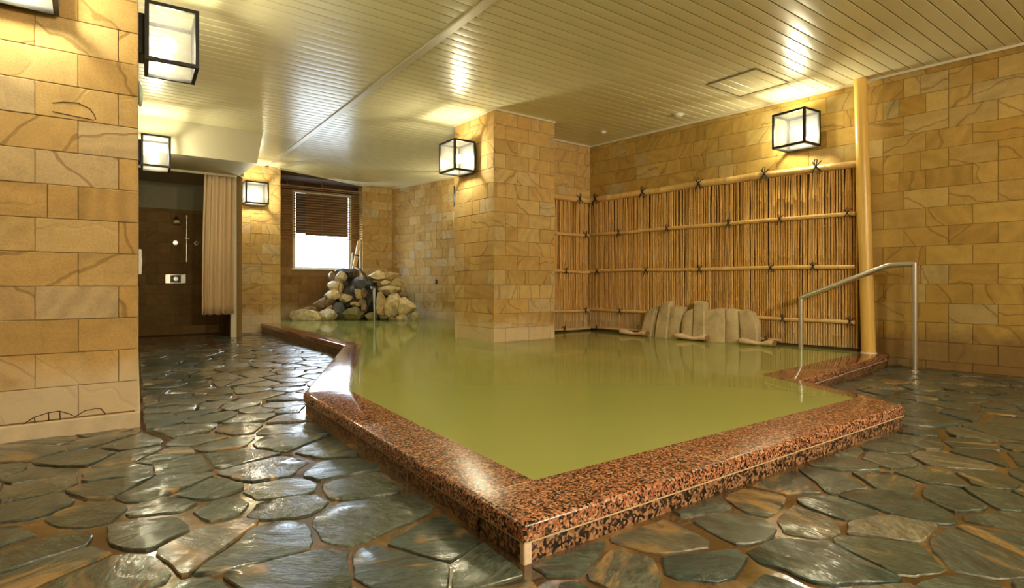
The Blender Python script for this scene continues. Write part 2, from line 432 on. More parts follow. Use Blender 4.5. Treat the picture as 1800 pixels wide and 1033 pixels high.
def mk_rock():
    m, nt, b = new_mat('garden_rock')
    vec, rnd, tc = rnd_coords(nt); oi = N(nt,'ObjectInfo')
    n1 = noise_(nt, vec, 14, 5, 0.6); n2 = noise_(nt, vec, 60, 3)
    c = mixc(nt, 0.8, oi.outputs['Color'], ramp(nt, n1, [(0.28,0.45),(0.5,1.0),(0.75,1.4)]), 'MULTIPLY')
    c = mixc(nt, 0.4, c, ramp(nt, n2, [(0.3,0.6),(0.7,1.3)]), 'MULTIPLY')
    LK(nt, c, b.inputs['Base Color']); b.inputs['Roughness'].default_value = 0.5
    bump(nt, b, math_(nt,'ADD',n1,math_(nt,'MULTIPLY',n2,0.25)), 0.6, 0.02)
    return m
M['rock'] = mk_rock()
M['rock_core'] = plain('wet_dark_mortar', (0.035,0.026,0.016), 0.5, 0, 0.5, 20, 0.5, 0.5)
M['slab'] = None
def mk_slab():
    m, nt, b = new_mat('grey_brown_slab_stone')
    vec, rnd, tc = rnd_coords(nt)
    n1 = noise_(nt, vec, 10, 5, 0.6); n2 = noise_(nt, vec, 80, 3)
    c = ramp(nt, rnd, [(0,(0.52,0.42,0.245)),(0.5,(0.58,0.48,0.29)),(1,(0.48,0.38,0.22))])
    c = mixc(nt, 0.7, c, ramp(nt, n1, [(0.28,0.6),(0.5,1.0),(0.75,1.2)]), 'MULTIPLY')
    c = mixc(nt, 0.3, c, ramp(nt, n2, [(0.3,0.7),(0.7,1.2)]), 'MULTIPLY')
    LK(nt, c, b.inputs['Base Color']); b.inputs['Roughness'].default_value = 0.65
    bump(nt, b, math_(nt,'ADD',n1,math_(nt,'MULTIPLY',n2,0.2)), 0.4, 0.015)
    return m
M['slab'] = mk_slab()
def mk_pane():
    m, nt, b = new_mat('lantern_glass')
    out = nt.nodes['Material Output']
    tr = N(nt,'BsdfTransparent'); tr.inputs[0].default_value = (0.97,0.97,0.96,1)
    tl = N(nt,'BsdfTranslucent'); tl.inputs[0].default_value = (0.9,0.9,0.88,1)
    df = N(nt,'BsdfDiffuse'); df.inputs[0].default_value = (0.85,0.85,0.83,1)
    gl = N(nt,'BsdfGlossy'); gl.inputs['Roughness'].default_value = 0.1
    tc = N(nt,'TexCoord')
    sp = ramp(nt, noise_(nt, tc.outputs['Object'], 160, 2), [(0.45,0.015),(0.72,0.042)])
    m1 = N(nt,'MixShader'); m1.inputs[0].default_value = 0.5; LK(nt, tl.outputs[0], m1.inputs[1]); LK(nt, df.outputs[0], m1.inputs[2])
    m2 = N(nt,'MixShader'); LK(nt, sp, m2.inputs[0]); LK(nt, tr.outputs[0], m2.inputs[1]); LK(nt, m1.outputs[0], m2.inputs[2])
    m3 = N(nt,'MixShader'); m3.inputs[0].default_value = 0.05; LK(nt, m2.outputs[0], m3.inputs[1]); LK(nt, gl.outputs[0], m3.inputs[2])
    LK(nt, m3.outputs[0], out.inputs['Surface'])
    return m
M['pane'] = mk_pane()
def mk_emit(name, col, s):
    m, nt, b = new_mat(name)
    e = N(nt,'Emission'); e.inputs[0].default_value = (*col,1); e.inputs[1].default_value = s
    LK(nt, e.outputs[0], nt.nodes['Material Output'].inputs['Surface'])
    return m
M['bulb'] = mk_emit('lit_bulb', LAMP_COL, LAMP)
M['bulb_rear_fill'] = mk_emit('rear_fill_bulb', REAR_FILL_COL, REAR_FILL)
M['daylight'] = mk_emit('daylit_frosted_pane', (0.74,0.87,1.0), WINDOW)
def mk_curtain():
    m, nt, b = new_mat('cream_curtain')
    b.inputs['Base Color'].default_value = (0.66,0.50,0.30,1); b.inputs['Roughness'].default_value = 0.8
    tc = N(nt,'TexCoord'); bump(nt, b, noise_(nt, tc.outputs['Object'], 300, 2), 0.15, 0.001)
    return m
M['curtain'] = mk_curtain()

# ---------------------------------------------------------------- plan of the room
H = 2.485                                         # ceiling
RW0, RW1 = (5.262,5.322), (5.58,1.155)            # right wall (slightly skew)
def rw(y): return 5.262+0.0763*(5.322-y)
PIER = (0.208,3.34)
def lw(y): return PIER[0]+0.060*(y-PIER[1])       # left wall runs away from the pier corner
Y_BL, Y_WIN, Y_RP = 9.18, 10.10, 9.90             # back-left piece, window wall, right piece
U_BL = 2.40
BR0, BR1 = (4.61,9.905), (5.42,5.40)              # back right wall behind the pool
PX0, PX1, PY0, PY1 = 3.33, 4.155, 4.75, 5.52      # pillar
Y_SEG = 5.315                                     # wall between pillar and right wall
Y_REAR = -2.2
WATER = 0.0985
def fz(u, v):
    t = min(1, max(0, (v-4)/4.5)); return -0.04*t*t*(3-2*t) if u < 2.3 else 0.0

def brick_mesh(wd, h, mat, cache={}):
    k = (round(wd,3), round(h,3), mat.name)
    if k in cache: return cache[k]
    a, b = k[0]/2, k[1]/2; c = 0.0025; d = 0.014
    mb = MB()
    ring = lambda x, z, y: [(-x,y,-z),(x,y,-z),(x,y,z),(-x,y,z)]
    mb.v = ring(a-c,b-c,0)+ring(a,b,c)+ring(a,b,d)
    mb.f = [(0,1,2,3)]+[(i,(i+1)%4+0,(i+1)%4+4,i+4) for i in range(4)]+[(i+4,(i+1)%4+4,(i+1)%4+8,i+8) for i in range(4)]
    cache[k] = mesh_of('brick', mb, mat)
    return cache[k]
def brick_face(parent, p0, p1, z0, z1, zref, rh, mat, s0=0.0, s1=None, phase=0.0, bl=0.305, split=0.22, holes=(), name='brick', keep=None, low=None):
    """courses of bricks on a vertical face; the room lies to the right of p0 -> p1"""
    dx, dy = p1[0]-p0[0], p1[1]-p0[1]; L = math.hypot(dx,dy); dx/=L; dy/=L; ang = math.atan2(dy,dx)
    if s1 is None: s1 = L
    rng = random.Random(int(p0[0]*1000)+int(p0[1]*77)+int(z0*13))
    k0 = math.floor((z0-zref)/rh)-1; n = 0
    for k in range(k0, k0+40):
        a, b = zref+k*rh, zref+(k+1)*rh
        a, b = max(a,z0), min(b,z1)
        if b-a < 0.03: continue
        off = phase+(0.5*bl if k%2 else 0)
        cuts = []
        s = s0-bl+((off-s0)%bl)
        while s < s1+bl:
            cuts.append(s)
            if rng.random() < split: cuts.append(s+bl*rng.choice((0.5,0.5,0.38,0.64)))
            s += bl
        cuts = [s0]+[c for c in cuts if s0+0.03 < c < s1-0.03]+[s1]
        for c, d in zip(cuts[:-1], cuts[1:]):
            segs = [(c,d)]
            for (h0,h1,hz0,hz1) in holes:
                if min(b,hz1)-max(a,hz0) > 0.02:
                    ns = []
                    for (e,f) in segs:
                        if f <= h0 or e >= h1: ns.append((e,f)); continue
                        if e < h0-0.02: ns.append((e,h0))
                        if f > h1+0.02: ns.append((h1,f))
                    segs = ns
            for (e,f) in segs:
                if f-e < 0.02: continue
                m = (e+f)/2; x, y, z = p0[0]+dx*m, p0[1]+dy*m, (a+b)/2
                if keep and not keep(x,y,z): continue
                pr = rng.uniform(-0.0016,0.0016)
                o = inst(name, brick_mesh(f-e-0.0022, b-a-0.0022, mat), (x+math.sin(ang)*pr, y-math.cos(ang)*pr, z),
                         (rng.gauss(0,0.003), rng.gauss(0,0.002), ang+rng.gauss(0,0.003)), parent)
                n += 1
    return n
def wall_slab(name, p0, p1, z0, z1, mat, t=0.12, gap=0.007, label='', holes=()):
    dx, dy = p1[0]-p0[0], p1[1]-p0[1]; L = math.hypot(dx,dy); dx/=L; dy/=L
    n = (-dy, dx)                                   # away from the room
    q = lambda s, d: (p0[0]+dx*s+n[0]*d, p0[1]+dy*s+n[1]*d)
    mb = MB()
    def piece(a, b, c, d): mb.prism([q(a,gap),q(b,gap),q(b,gap+t),q(a,gap+t)], c, d)
    if holes:
        (h0,h1,hz0,hz1) = holes[0]
        piece(0,h0,z0,z1); piece(h1,L,z0,z1); piece(h0,h1,z0,hz0); piece(h0,h1,hz1,z1)
    else: piece(0,L,z0,z1)
    o = obj(name, mb, mat); return struct(o, label, 'wall')

# ---------------------------------------------------------------- walls
RH = 0.153
W_right = wall_slab('wall_right', RW0, (rw(Y_REAR),Y_REAR), -0.03, H, M['mortar'], label='long yellow sandstone wall on the right, behind the fence and handrail')
LR = RW0[1]-0.3
def keep_right(x,y,z): return y < 2.18 or z > 1.62
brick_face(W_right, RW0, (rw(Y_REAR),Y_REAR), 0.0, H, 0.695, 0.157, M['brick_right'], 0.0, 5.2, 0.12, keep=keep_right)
W_seg = wall_slab('wall_corner', (PX1,Y_SEG), (RW0[0],Y_SEG), -0.03, H, M['mortar'], label='short sandstone wall in the corner between pillar and right wall')
brick_face(W_seg, (PX1,Y_SEG), (RW0[0],Y_SEG), 0.0, H, 0.695, 0.153, M['brick'], keep=lambda x,y,z: z > 1.6, phase=0.1)
W_pier = obj('wall_left', MB().prism([(-4.0,PIER[1]+0.007),(PIER[0]-0.007,PIER[1]+0.007),(lw(9.9)-0.007,9.9),(lw(9.9)-0.2,9.9),(PIER[0]-0.3,PIER[1]+0.3),(-4.0,PIER[1]+0.3)],-0.06,H), M['mortar'])
struct(W_pier, 'large sandstone block wall at the left edge with its corner to the passage', 'wall')
PR = 0.1545
brick_face(W_pier, (-1.6,PIER[1]), PIER, 0.075, H, 0.686, PR, M['brick'], phase=(1.808-0.235)%0.31, bl=0.31, split=0.05)
brick_face(W_pier, PIER, (lw(8.4),8.4), 0.0, H, 0.686, PR, M['brick'], phase=0.1)
# worn plinth course at the foot of the pier
pl = MB().prism([(-1.6,PIER[1]-0.012),(PIER[0]+0.008,PIER[1]-0.012),(lw(8.4)+0.008,8.4),(lw(8.4)-0.05,8.4),(PIER[0]-0.05,PIER[1]+0.1),(-1.6,PIER[1]+0.1)],-0.05,0.07)
M['plinth'] = plain('limed_plinth', (0.64,0.53,0.37), 0.7, 0, 0.3, 14, 0.3, 0.4)
obj('plinth', bevel_mb(pl,0.006,2), M['plinth'], W_pier)
M['crack'] = plain('dark_crack', (0.07,0.035,0.012), 0.9)
for cr in ([(38,747),(60,733),(85,725),(104,722),(122,727),(132,732),(150,721),(165,719)],[(165,717),(178,718),(186,728)],[(61,734),(62,745)],[(85,725),(86,741)],[(105,723),(106,739)],[(92,181),(112,179),(137,181),(158,191),(166,202),(168,210)],[(92,196),(125,203),(165,211)]):
    pts = [on_wall(x,y_,(-1.6,PIER[1]-0.001),(PIER[0],PIER[1]-0.001)) for x,y_ in cr]
    obj('crack', MB().tube(pts,0.0022,5), M['crack'], W_pier)
# back-left piece, window wall, right piece, back right wall
W_bl = wall_slab('wall_back_left', (1.66,Y_BL), (U_BL,Y_BL), -0.06, H, M['mortar'], 0.9, label='narrow sandstone wall between the shower and the window')
brick_face(W_bl, (1.66,Y_BL), (U_BL,Y_BL), -0.04, H, 0.69, RH, M['brick'], phase=0.02)
brick_face(W_bl, (U_BL,Y_WIN), (U_BL,Y_BL), 0.0, H, 0.69, RH, M['brick'])
WX0, WX1, WZ0, WZ1 = 2.851, 3.891, 0.965, 2.32
h = (WX0-U_BL, WX1-U_BL, WZ0, WZ1)
W_win = wall_slab('wall_back', (U_BL,Y_WIN), (4.75,Y_WIN), 0.0, H, M['mortar'], 0.14, holes=[h], label='recessed tiled wall around the window, shade darkened into its brown tiles')
M['brick_recess_shade'] = make_brick('sandstone_brick_shaded', [(0.0,(0.27,0.15,0.055)),(0.3,(0.33,0.195,0.075)),(0.6,(0.24,0.135,0.05)),(1.0,(0.30,0.175,0.065))], 0.4)  # tile colours darkened to hold the shade of recess and blind
brick_face(W_win, (U_BL,Y_WIN), (4.75,Y_WIN), 0.0, WZ1, 0.69, RH, M['brick_recess_shade'], holes=[h], phase=0.1, keep=lambda x,y,z: x < 4.15)
brick_face(W_win, (U_BL,Y_WIN), (4.03,Y_WIN), WZ1, H-0.02, WZ1, 0.16, M['dark_marble'], phase=0.04, split=0.0)
W_rp = obj('wall_back_corner', MB().box(4.037,4.75,Y_RP+0.007,Y_WIN+0.1,0.0,H), M['mortar']); struct(W_rp, 'narrow sandstone pier right of the window behind the rock fountain', 'wall')
brick_face(W_rp, (4.03,Y_RP), (4.61,Y_RP), 0.0, H, 0.69, RH, M['brick'], phase=0.02)
brick_face(W_rp, (4.03,Y_WIN), (4.03,Y_RP), 0.0, H, 0.69, RH, M['brick'])
W_br = wall_slab('wall_back_right', BR0, BR1, 0.0, H, M['mortar'], label='sandstone wall right of the rock fountain, running behind the pillar')
brick_face(W_br, BR0, BR1, 0.0, H, 0.69, RH, M['brick'], 0.0, 3.4, phase=0.08)
# pillar
PIL = obj('pillar', MB().box(PX0+0.007,PX1-0.007,PY0+0.007,PY1,0.0,H), M['mortar']); struct(PIL, 'square sandstone pillar standing in the pool', 'pillar')
brick_face(PIL, (PX0,PY0), (PX1,PY0), 0.0, H, 0.689, 0.1496, M['brick'], phase=0.15, split=0.12)
brick_face(PIL, (PX0,PY1), (PX0,PY0), 0.0, H, 0.689, 0.1496, M['brick'], phase=0.05, split=0.12)
brick_face(PIL, (PX1,PY0), (PX1,Y_SEG), 0.0, H, 0.689, 0.1496, M['brick'], phase=0.05)
# shower alcove
Y_SH = 9.75
W_sh = wall_slab('wall_shower', (0.3,Y_SH), (1.75,Y_SH), -0.1, H, M['mortar'], label='brown tiled back wall of the shower')
brick_face(W_sh, (lw(Y_SH),Y_SH), (1.66,Y_SH), -0.06, 1.80, 0.69, RH, M['brick_dark'], phase=0.11)
obj('upper_plaster', MB().box(lw(Y_SH),1.66,Y_SH-0.015,Y_SH+0.02,1.80,2.2), plain('shadowed_shower_plaster',(0.24,0.21,0.12),0.6,0,0.3,20,0.15), W_sh, label='plaster above the brown shower tiles, its colour darkened for shadow')  # plaster colour darkened to carry the shadow in the alcove
W_shp = obj('wall_shower_side', MB().box(1.672,1.75,8.62,Y_SH,-0.06,2.2), M['mortar']); struct(W_shp, 'brown tiled side wall of the shower behind the curtain', 'wall')
brick_face(W_shp, (1.665,Y_SH), (1.665,8.6), -0.06, 2.2, 0.69, RH, M['brick_dark'])
struct(obj('trim_1', bevel_mb(MB().box(1.595,1.668,8.54,8.62,-0.05,1.66),0.008,2).box(1.635,1.668,8.55,8.6,1.66,2.19), M['trim_white']), 'white painted post beside the shower curtain', 'post')
bh = MB().hexa([(0.30,7.20,2.12),(1.625,7.20,2.12),(1.70,8.56,2.185),(0.30,8.56,2.185)], [(0.30,7.165,H),(1.685,7.165,H),(1.76,8.56,H),(0.30,8.56,H)])
bh.box(0.30,1.76,8.56,Y_SH+0.1,2.185,H)
struct(obj('ceiling_bulkhead', bh, M['plaster']), 'white plastered bulkhead hanging from the ceiling over the shower', 'bulkhead')
# closing walls behind the camera
struct(obj('wall_rear', MB().box(-4.1,rw(Y_REAR)+0.1,Y_REAR-0.12,Y_REAR,-0.03,H), plain('rear_wall_stone',(0.55,0.38,0.16),0.8,0,0.3,4,0.2)), 'plain stone wall closing the room behind the viewer', 'wall')
struct(obj('wall_far_left', MB().box(-4.1,-4.0,Y_REAR,PIER[1]+0.2,-0.03,H), bpy.data.materials['rear_wall_stone']), 'plain stone wall closing the room on the far left', 'wall')

# ---------------------------------------------------------------- ceiling
CEIL = obj('ceiling', MB().box(-4.1,6.2,Y_REAR-0.1,10.25,H+0.012,H+0.10), M['ceiling_back']); struct(CEIL, 'cream ceiling of long narrow boards', 'ceiling')
def board_mesh(L, cache={}):
    k = round(L,2)
    if k in cache: return cache[k]
    mb = MB(); hw, t = 0.0472, 0.012; prof = []
    for i in range(7):
        s = -1+2*i/6; prof.append((s*(hw-0.003), -0.0010*(1-s*s)))
    prof = [(-hw,t),(-hw,0.003)]+prof+[(hw,0.003),(hw,t)]
    n = len(prof)
    mb.v = [(-k/2,p[0],p[1]) for p in prof]+[(k/2,p[0],p[1]) for p in prof]
    mb.f = [(i,i+1,n+i+1,n+i) for i in range(n-1)]+[tuple(range(n)),tuple(range(2*n-1,n-1,-1))]
    cache[k] = mesh_of('ceiling_board', mb, M['ceiling_board'], 0.5)
    return cache[k]
STRIP = lambda y: 2.04+0.0279*(y-2.95)
y = -0.05
while y < 9.9:
    left = lw(y) if y > PIER[1] else -1.4
    if y > Y_BL: left = U_BL+(y-Y_BL)/0.72*1.63
    right = rw(y) if y < Y_SEG+0.02 else BR0[0]+(9.905-y)*0.18
    segs = [(left, STRIP(y)-0.03), (STRIP(y)+0.03, right)] if left < STRIP(y) else [(left,right)]
    for a, b in segs:
        if b-a > 0.05:
            inst('ceiling_board', board_mesh(b-a), ((a+b)/2, y, H), (random.gauss(0,0.004), 0, 0), CEIL)
    y += 0.1
obj('plain_board', MB().box(-4.0,-1.4,Y_REAR,PIER[1],H,H+0.012).box(-1.4,6.0,Y_REAR,-0.1,H,H+0.012), M['ceiling_board'], CEIL)
st = MB().hexa([(STRIP(-0.1)-0.03,-0.1,H-0.012),(STRIP(-0.1)+0.03,-0.1,H-0.012),(STRIP(9.0)+0.03,9.0,H-0.012),(STRIP(9.0)-0.03,9.0,H-0.012)],
               [(STRIP(-0.1)-0.034,-0.1,H+0.01),(STRIP(-0.1)+0.034,-0.1,H+0.01),(STRIP(9.0)+0.034,9.0,H+0.01),(STRIP(9.0)-0.034,9.0,H+0.01)])
struct(obj('trim_2', st, M['alu']), 'pale cover strip running along the ceiling across the boards', 'ceiling strip')
def trim(n, p, q, label, off=0.012, w_=0.022):
    d = Vector((q[0]-p[0],q[1]-p[1])).normalized(); nn = Vector((d.y,-d.x))
    P, Q = Vector(p), Vector(q)
    mb = MB().prism([tuple(P),tuple(Q),tuple(Q+nn*w_),tuple(P+nn*w_)], H-0.020, H+0.004)
    struct(obj('trim_%d'%n, mb, M['trim_white']), label, 'ceiling trim')
trim(3, RW0, (rw(-0.1),-0.1), 'thin white moulding where the right wall meets the ceiling')
trim(4, (PX1,Y_SEG), (RW0[0]-0.022,Y_SEG), 'thin white moulding over the short corner wall')
trim(5, (PX0,PY0), (PX1,PY0), 'thin white moulding along the top of the pillar front')
trim(6, (PX0,PY1), (PX0,PY0), 'thin white moulding along the top of the pillar lantern side')
trim(7, BR0, (BR1[0],5.6), 'thin moulding over the wall behind the fountain')
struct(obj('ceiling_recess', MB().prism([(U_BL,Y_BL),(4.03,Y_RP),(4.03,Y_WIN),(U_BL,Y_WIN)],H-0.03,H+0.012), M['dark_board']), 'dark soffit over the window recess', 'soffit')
trim(10, (U_BL-0.01,Y_BL-0.045), (4.06,Y_RP-0.045), 'thin moulding where the ceiling boards end at the window recess', w_=-0.10)
# ceiling hatch, detectors
hp = [at(x,y_,H) for x,y_ in ((1244,147.8),(1329.5,118.6),(1384,143),(1300.3,170.4))]
hu0, hu1 = (hp[0].x+hp[1].x)/2, (hp[2].x+hp[3].x)/2
us = sorted(p.x for p in hp); vs_ = sorted(p.y for p in hp)
u0, u1 = (us[0]+us[1])/2, (us[2]+us[3])/2; v0, v1 = (vs_[0]+vs_[1])/2, (vs_[2]+vs_[3])/2
hatch = thing('ceiling_hatch', 'square access hatch with a thin metal frame in the ceiling boards', 'hatch', ((u0+u1)/2,(v0+v1)/2,H-0.008))
fr_ = MB(); e = 0.012
fr_.box(u0,u1,v0,v0+e,H-0.010,H-0.001).box(u0,u1,v1-e,v1,H-0.010,H-0.001).box(u0,u0+e,v0+e,v1-e,H-0.010,H-0.001).box(u1-e,u1,v0+e,v1-e,H-0.010,H-0.001)
obj('hatch_frame', fr_, plain('grey_hatch_metal',(0.22,0.19,0.13),0.4,0.3), hatch)
for i in range(max(1,int(round((v1-v0)/0.1)))):
    n_ = max(1,int(round((v1-v0)/0.1))); a = v0+e+(v1-v0-2*e)*i/n_; b = v0+e+(v1-v0-2*e)*(i+1)/n_
    obj('hatch_board', bevel_mb(MB().box(u0+e,u1-e,a+0.002,b-0.002,H-0.006,H-0.002),0.0015,1), M['ceiling_board'], hatch)
for (px,py,r,lab) in ((1192.6,201,0.055,'round white smoke detector on the ceiling near the hatch'),(1060,231,0.04,'small round white ceiling cap near the fence corner')):
    p = at(px,py,H)
    d = thing('smoke_detector' if r > 0.05 else 'round_sensor', lab, 'detector' if r > 0.05 else 'sensor', (p.x,p.y,H-0.03))
    obj('base_ring', MB().tube([(p.x,p.y,H-0.001),(p.x,p.y,H-0.012)],[r,r],20), M['white_plastic'], d, 0.6)
    obj('dome', MB().tube([(p.x,p.y,H-0.012),(p.x,p.y,H-0.022),(p.x,p.y,H-0.03)],[r*0.85,r*0.75,r*0.4],20), M['white_plastic'], d, 0.6)

# ---------------------------------------------------------------- pool rim
P1,P2,P3,P4,P5,P6 = (0.868,1.108),(0.955,3.178),(2.008,5.394),(2.128,9.17),(3.218,1.074),(3.558,1.744)
Q1,Q2,Q3,Q4,Q5,Q6 = (1.089,1.343),(1.184,3.130),(2.175,5.361),(2.345,9.17),(3.224,1.298),(3.570,2.010)
P7, Q7 = (5.50,1.956),(5.495,2.138)
RIM = thing('pool_rim', 'polished red granite kerb around the green pool', 'pool rim', (1.0,1.2,0.0))
def inset(poly, flags, d, dj):
    """move the flagged (outer) edges in by d, others by dj"""
    n = len(poly); out = []
    A = sum(poly[i][0]*poly[(i+1)%n][1]-poly[(i+1)%n][0]*poly[i][1] for i in range(n)); sg = 1 if A > 0 else -1
    lines = []
    for i in range(n):
        p, q = Vector(poly[i]), Vector(poly[(i+1)%n]); t = (q-p).normalized(); nn = Vector((-t.y,t.x))*sg
        lines.append((p+nn*(d if flags[i] else dj), t))
    for i in range(n):
        (p,t),(q,s) = lines[i-1], lines[i]; den = t.x*s.y-t.y*s.x
        if abs(den) < 1e-3: out.append(tuple(q)); continue
        k = ((q.x-p.x)*s.y-(q.y-p.y)*s.x)/den; out.append((p.x+t.x*k, p.y+t.y*k))
    return out
ZT, ZS = 0.100, 0.054
def slab(poly, flags, mat, zt=ZT):
    ps = inset(poly, flags, 0.0, 0.0022)
    mb = MB().prism(ps, ZS, zt)
    n = len(ps)
    def near(c):
        return min(range(n), key=lambda i: (ps[i][0]-c.x)**2+(ps[i][1]-c.y)**2)
    def sel(e_):
        a, b = e_.verts; i, j = near(a.co), near(b.co)
        if a.co.z > zt-1e-4 and b.co.z > zt-1e-4:
            if (i+1)%n == j: return flags[i] == 1
            if (j+1)%n == i: return flags[j] == 1
        if i == j: return flags[i-1] == 1 and flags[i] == 1
        return False
    me = bevel_mb(mb, 0.014, 4, sel)
    o = obj('coping_slab', me, mat, RIM, 0.7)
    bp = inset(poly, flags, 0.006, 0.0)
    obj('mortar_bed', MB().prism(bp, 0.046, 0.060).prism(inset(poly, flags, 0.0155, 0.0), 0.060, zt-0.0005), M['grout'], RIM)
    rp = inset(poly, flags, 0.012, 0.001)
    obj('riser_panel', MB().prism(rp, -0.05, 0.046), M['riser'], RIM)
    return o
g, gw = M['granite'], M['granite_wet']
slab([P1,(1.71,1.096),(1.71,1.332),(0.875,1.343)], [1,0,2,1], g)
slab([(1.71,1.096),(2.53,1.084),(2.53,1.317),(1.71,1.332)], [1,0,2,0], g)
slab([(2.53,1.084),P5,(3.335,1.30),Q5,(2.53,1.317)], [1,1,0,2,0], g)
slab([(3.335,1.30),P6,Q6,Q5], [1,0,2,0], gw)
slab([P6,(4.5,1.846),(4.5,2.072),Q6], [1,0,2,0], gw)
slab([(4.5,1.846),P7,Q7,(4.5,2.072)], [1,0,2,0], gw)
slab([(0.922,2.29),(0.875,1.343),(1.089,1.343),(1.135,2.28)], [1,0,2,0], g)
slab([P2,(0.922,2.29),(1.135,2.28),Q2], [1,0,2,0], gw)
slab([(1.48,4.286),P2,Q2,(1.69,4.246)], [1,0,2,0], gw)
slab([P3,(1.48,4.286),(1.69,4.246),Q3], [1,0,2,0], gw)
slab([(2.067,7.18),P3,Q3,(2.255,7.17)], [1,0,2,0], gw)
slab([P4,(2.067,7.18),(2.255,7.17),Q4], [1,0,2,0], gw)
cg = MB().prism([(0.874,1.114),(0.90,1.114),(0.90,1.135),(0.874,1.135)],-0.02,0.05)
obj('corner_grout', bevel_mb(cg,0.005,2), plain('white_grout',(0.72,0.58,0.42),0.7,0,0.3,80,0.3), RIM, label='whitish grout filling the near corner joint')

# water
wp = [Q1,Q5,Q6,Q7,(rw(2.2)-0.02,2.2),(RW0[0]-0.02,Y_SEG-0.01),(PX1+0.001,Y_SEG-0.01),(PX1+0.001,PY1+0.01),(BR1[0]-0.08,5.55),(4.58,9.87),(4.04,9.89),(4.02,Y_WIN-0.02),(U_BL+0.01,Y_WIN-0.02),(U_BL+0.01,Y_BL),Q4,Q3,Q2]
hole = [(PX0-0.001,PY0-0.001),(PX1+0.001,PY0-0.001),(PX1+0.001,PY1+0.005),(PX0-0.001,PY1+0.005)]
wp = [Q1,Q5,Q6,Q7,(rw(2.2)-0.03,2.2),(RW0[0]-0.03,Y_SEG-0.045),(PX1+0.001,Y_SEG-0.045),(PX1+0.001,PY0-0.001),(PX0-0.001,PY0-0.001),(PX0-0.001,PY1+0.005),(BR1[0]-0.08,5.55),(4.58,9.87),(4.04,9.89),(4.02,Y_WIN-0.02),(U_BL+0.01,Y_WIN-0.02),(U_BL+0.01,Y_BL-0.012),(2.345,Y_BL-0.012),Q3,Q2]
def sheet(poly, z):
    tri = tessellate_polygon([[Vector((p[0],p[1],0)) for p in poly]])
    return MB().add([(p[0],p[1],z) for p in poly], [tuple(t) for t in tri])
WT = tag(obj('pool_water', sheet(wp, WATER), M['water']), 'still milky green hot spring water filling the pool', 'water', kind='stuff')
struct(obj('cloudy_water_layer', sheet(wp, 0.008), M['cloud']), 'opaque pale green layer standing in for cloudy water below the surface', 'cloudy water')  # opaque sheet added under the surface for cloudy water, not the real bottom
lp = [Q6,Q7,(rw(2.2)-0.03,2.2),(RW0[0]-0.03,Y_SEG-0.045),(PX1+0.001,Y_SEG-0.045),(PX1+0.001,PY0-0.001),(3.33,4.745),(3.12,3.57)]
struct(obj('trim_9', sheet(lp, 0.078), M['ledge']), 'tan stone ledge just under the water before the fence', 'ledge')

# ---------------------------------------------------------------- floor of crazy slate
FLOOR = obj('floor', MB().add([(-4,Y_REAR,-0.006),(5.9,Y_REAR,-0.006),(5.7,3.9,-0.006),(2.4,3.9,-0.006),(2.4,6.25,-0.027),(2.4,9.3,-0.046),(-0.2,9.3,-0.046),(-0.2,6.25,-0.027),(-0.2,3.9,-0.006),(-4,3.9,-0.006)],
      [(0,1,2,3,8,9),(3,4,7,8),(4,5,6,7)]), M['floor_grout'])
struct(FLOOR, 'wet floor of irregular slate stones set in brown mortar', 'floor')
struct(obj('floor_shower', MB().box(0.3,1.7,8.5,9.8,-0.09,-0.052), M['shower_floor']), 'dark floor of the shower', 'floor')
OUT = [P1,P5,P6,P7,(5.6,2.2),(4.5,9.5),(2.35,9.6),P4,P3,P2]
def inside(p, poly):
    c = False; n = len(poly)
    for i in range(n):
        a, b = poly[i], poly[(i+1)%n]
        if (a[1] > p[1]) != (b[1] > p[1]) and p[0] < (b[0]-a[0])*(p[1]-a[1])/(b[1]-a[1])+a[0]: c = not c
    return c
SEGS = [(P1,P5),(P5,P6),(P6,P7),(P4,P3),(P3,P2),(P2,P1),((-4,PIER[1]-0.012),(PIER[0]+0.01,PIER[1]-0.012)),((PIER[0]+0.012,PIER[1]),(lw(8.6)+0.012,8.6)),
        ((rw(2.2)-0.004,2.2),(rw(-2)-0.004,-2)),((1.66,Y_BL-0.004),(U_BL,Y_BL-0.004)),((0.3,8.52),(1.7,8.52))]
def blocked(p):
    if inside(p, OUT): return True
    if p[1] > PIER[1]-0.02 and p[0] < lw(p[1])+0.02: return True
    if p[0] > rw(p[1])-0.02: return True
    if p[1] > 8.5 and p[0] < 1.72: return True
    if p[1] > Y_BL: return True
    return False
def clip(poly, q, n):                     # keep the side where (p-q).n <= 0
    out = []
    for i in range(len(poly)):
        a, b = poly[i], poly[(i+1)%len(poly)]
        da = (a[0]-q[0])*n[0]+(a[1]-q[1])*n[1]; db = (b[0]-q[0])*n[0]+(b[1]-q[1])*n[1]
        if da <= 0: out.append(a)
        if da*db < 0:
            t = da/(da-db); out.append((a[0]+(b[0]-a[0])*t, a[1]+(b[1]-a[1])*t))
    return out
rs = random.Random(5)
SP = 0.20
sites = []
ang0 = 0.35; ca, sa = math.cos(ang0), math.sin(ang0)
def warp(a, b):                           # stretched jittered lattice
    x, y_ = a*SP*1.22, b*SP*0.86
    return ca*x-sa*y_, sa*x+ca*y_
for i in range(-40, 40):
    for j in range(-60, 60):
        if rs.random() < 0.10: continue
        x, y_ = warp(i+0.5*(j%2)+rs.uniform(-0.36,0.36), j+rs.uniform(-0.36,0.36))
        if -2.4 < x < 6.0 and -1.4 < y_ < 9.4: sites.append((x,y_))
sites = [s for s in sites if not blocked(s)]
grid = {}
for s in sites: grid.setdefault((int(s[0]//0.4), int(s[1]//0.4)), []).append(s)
stones = []
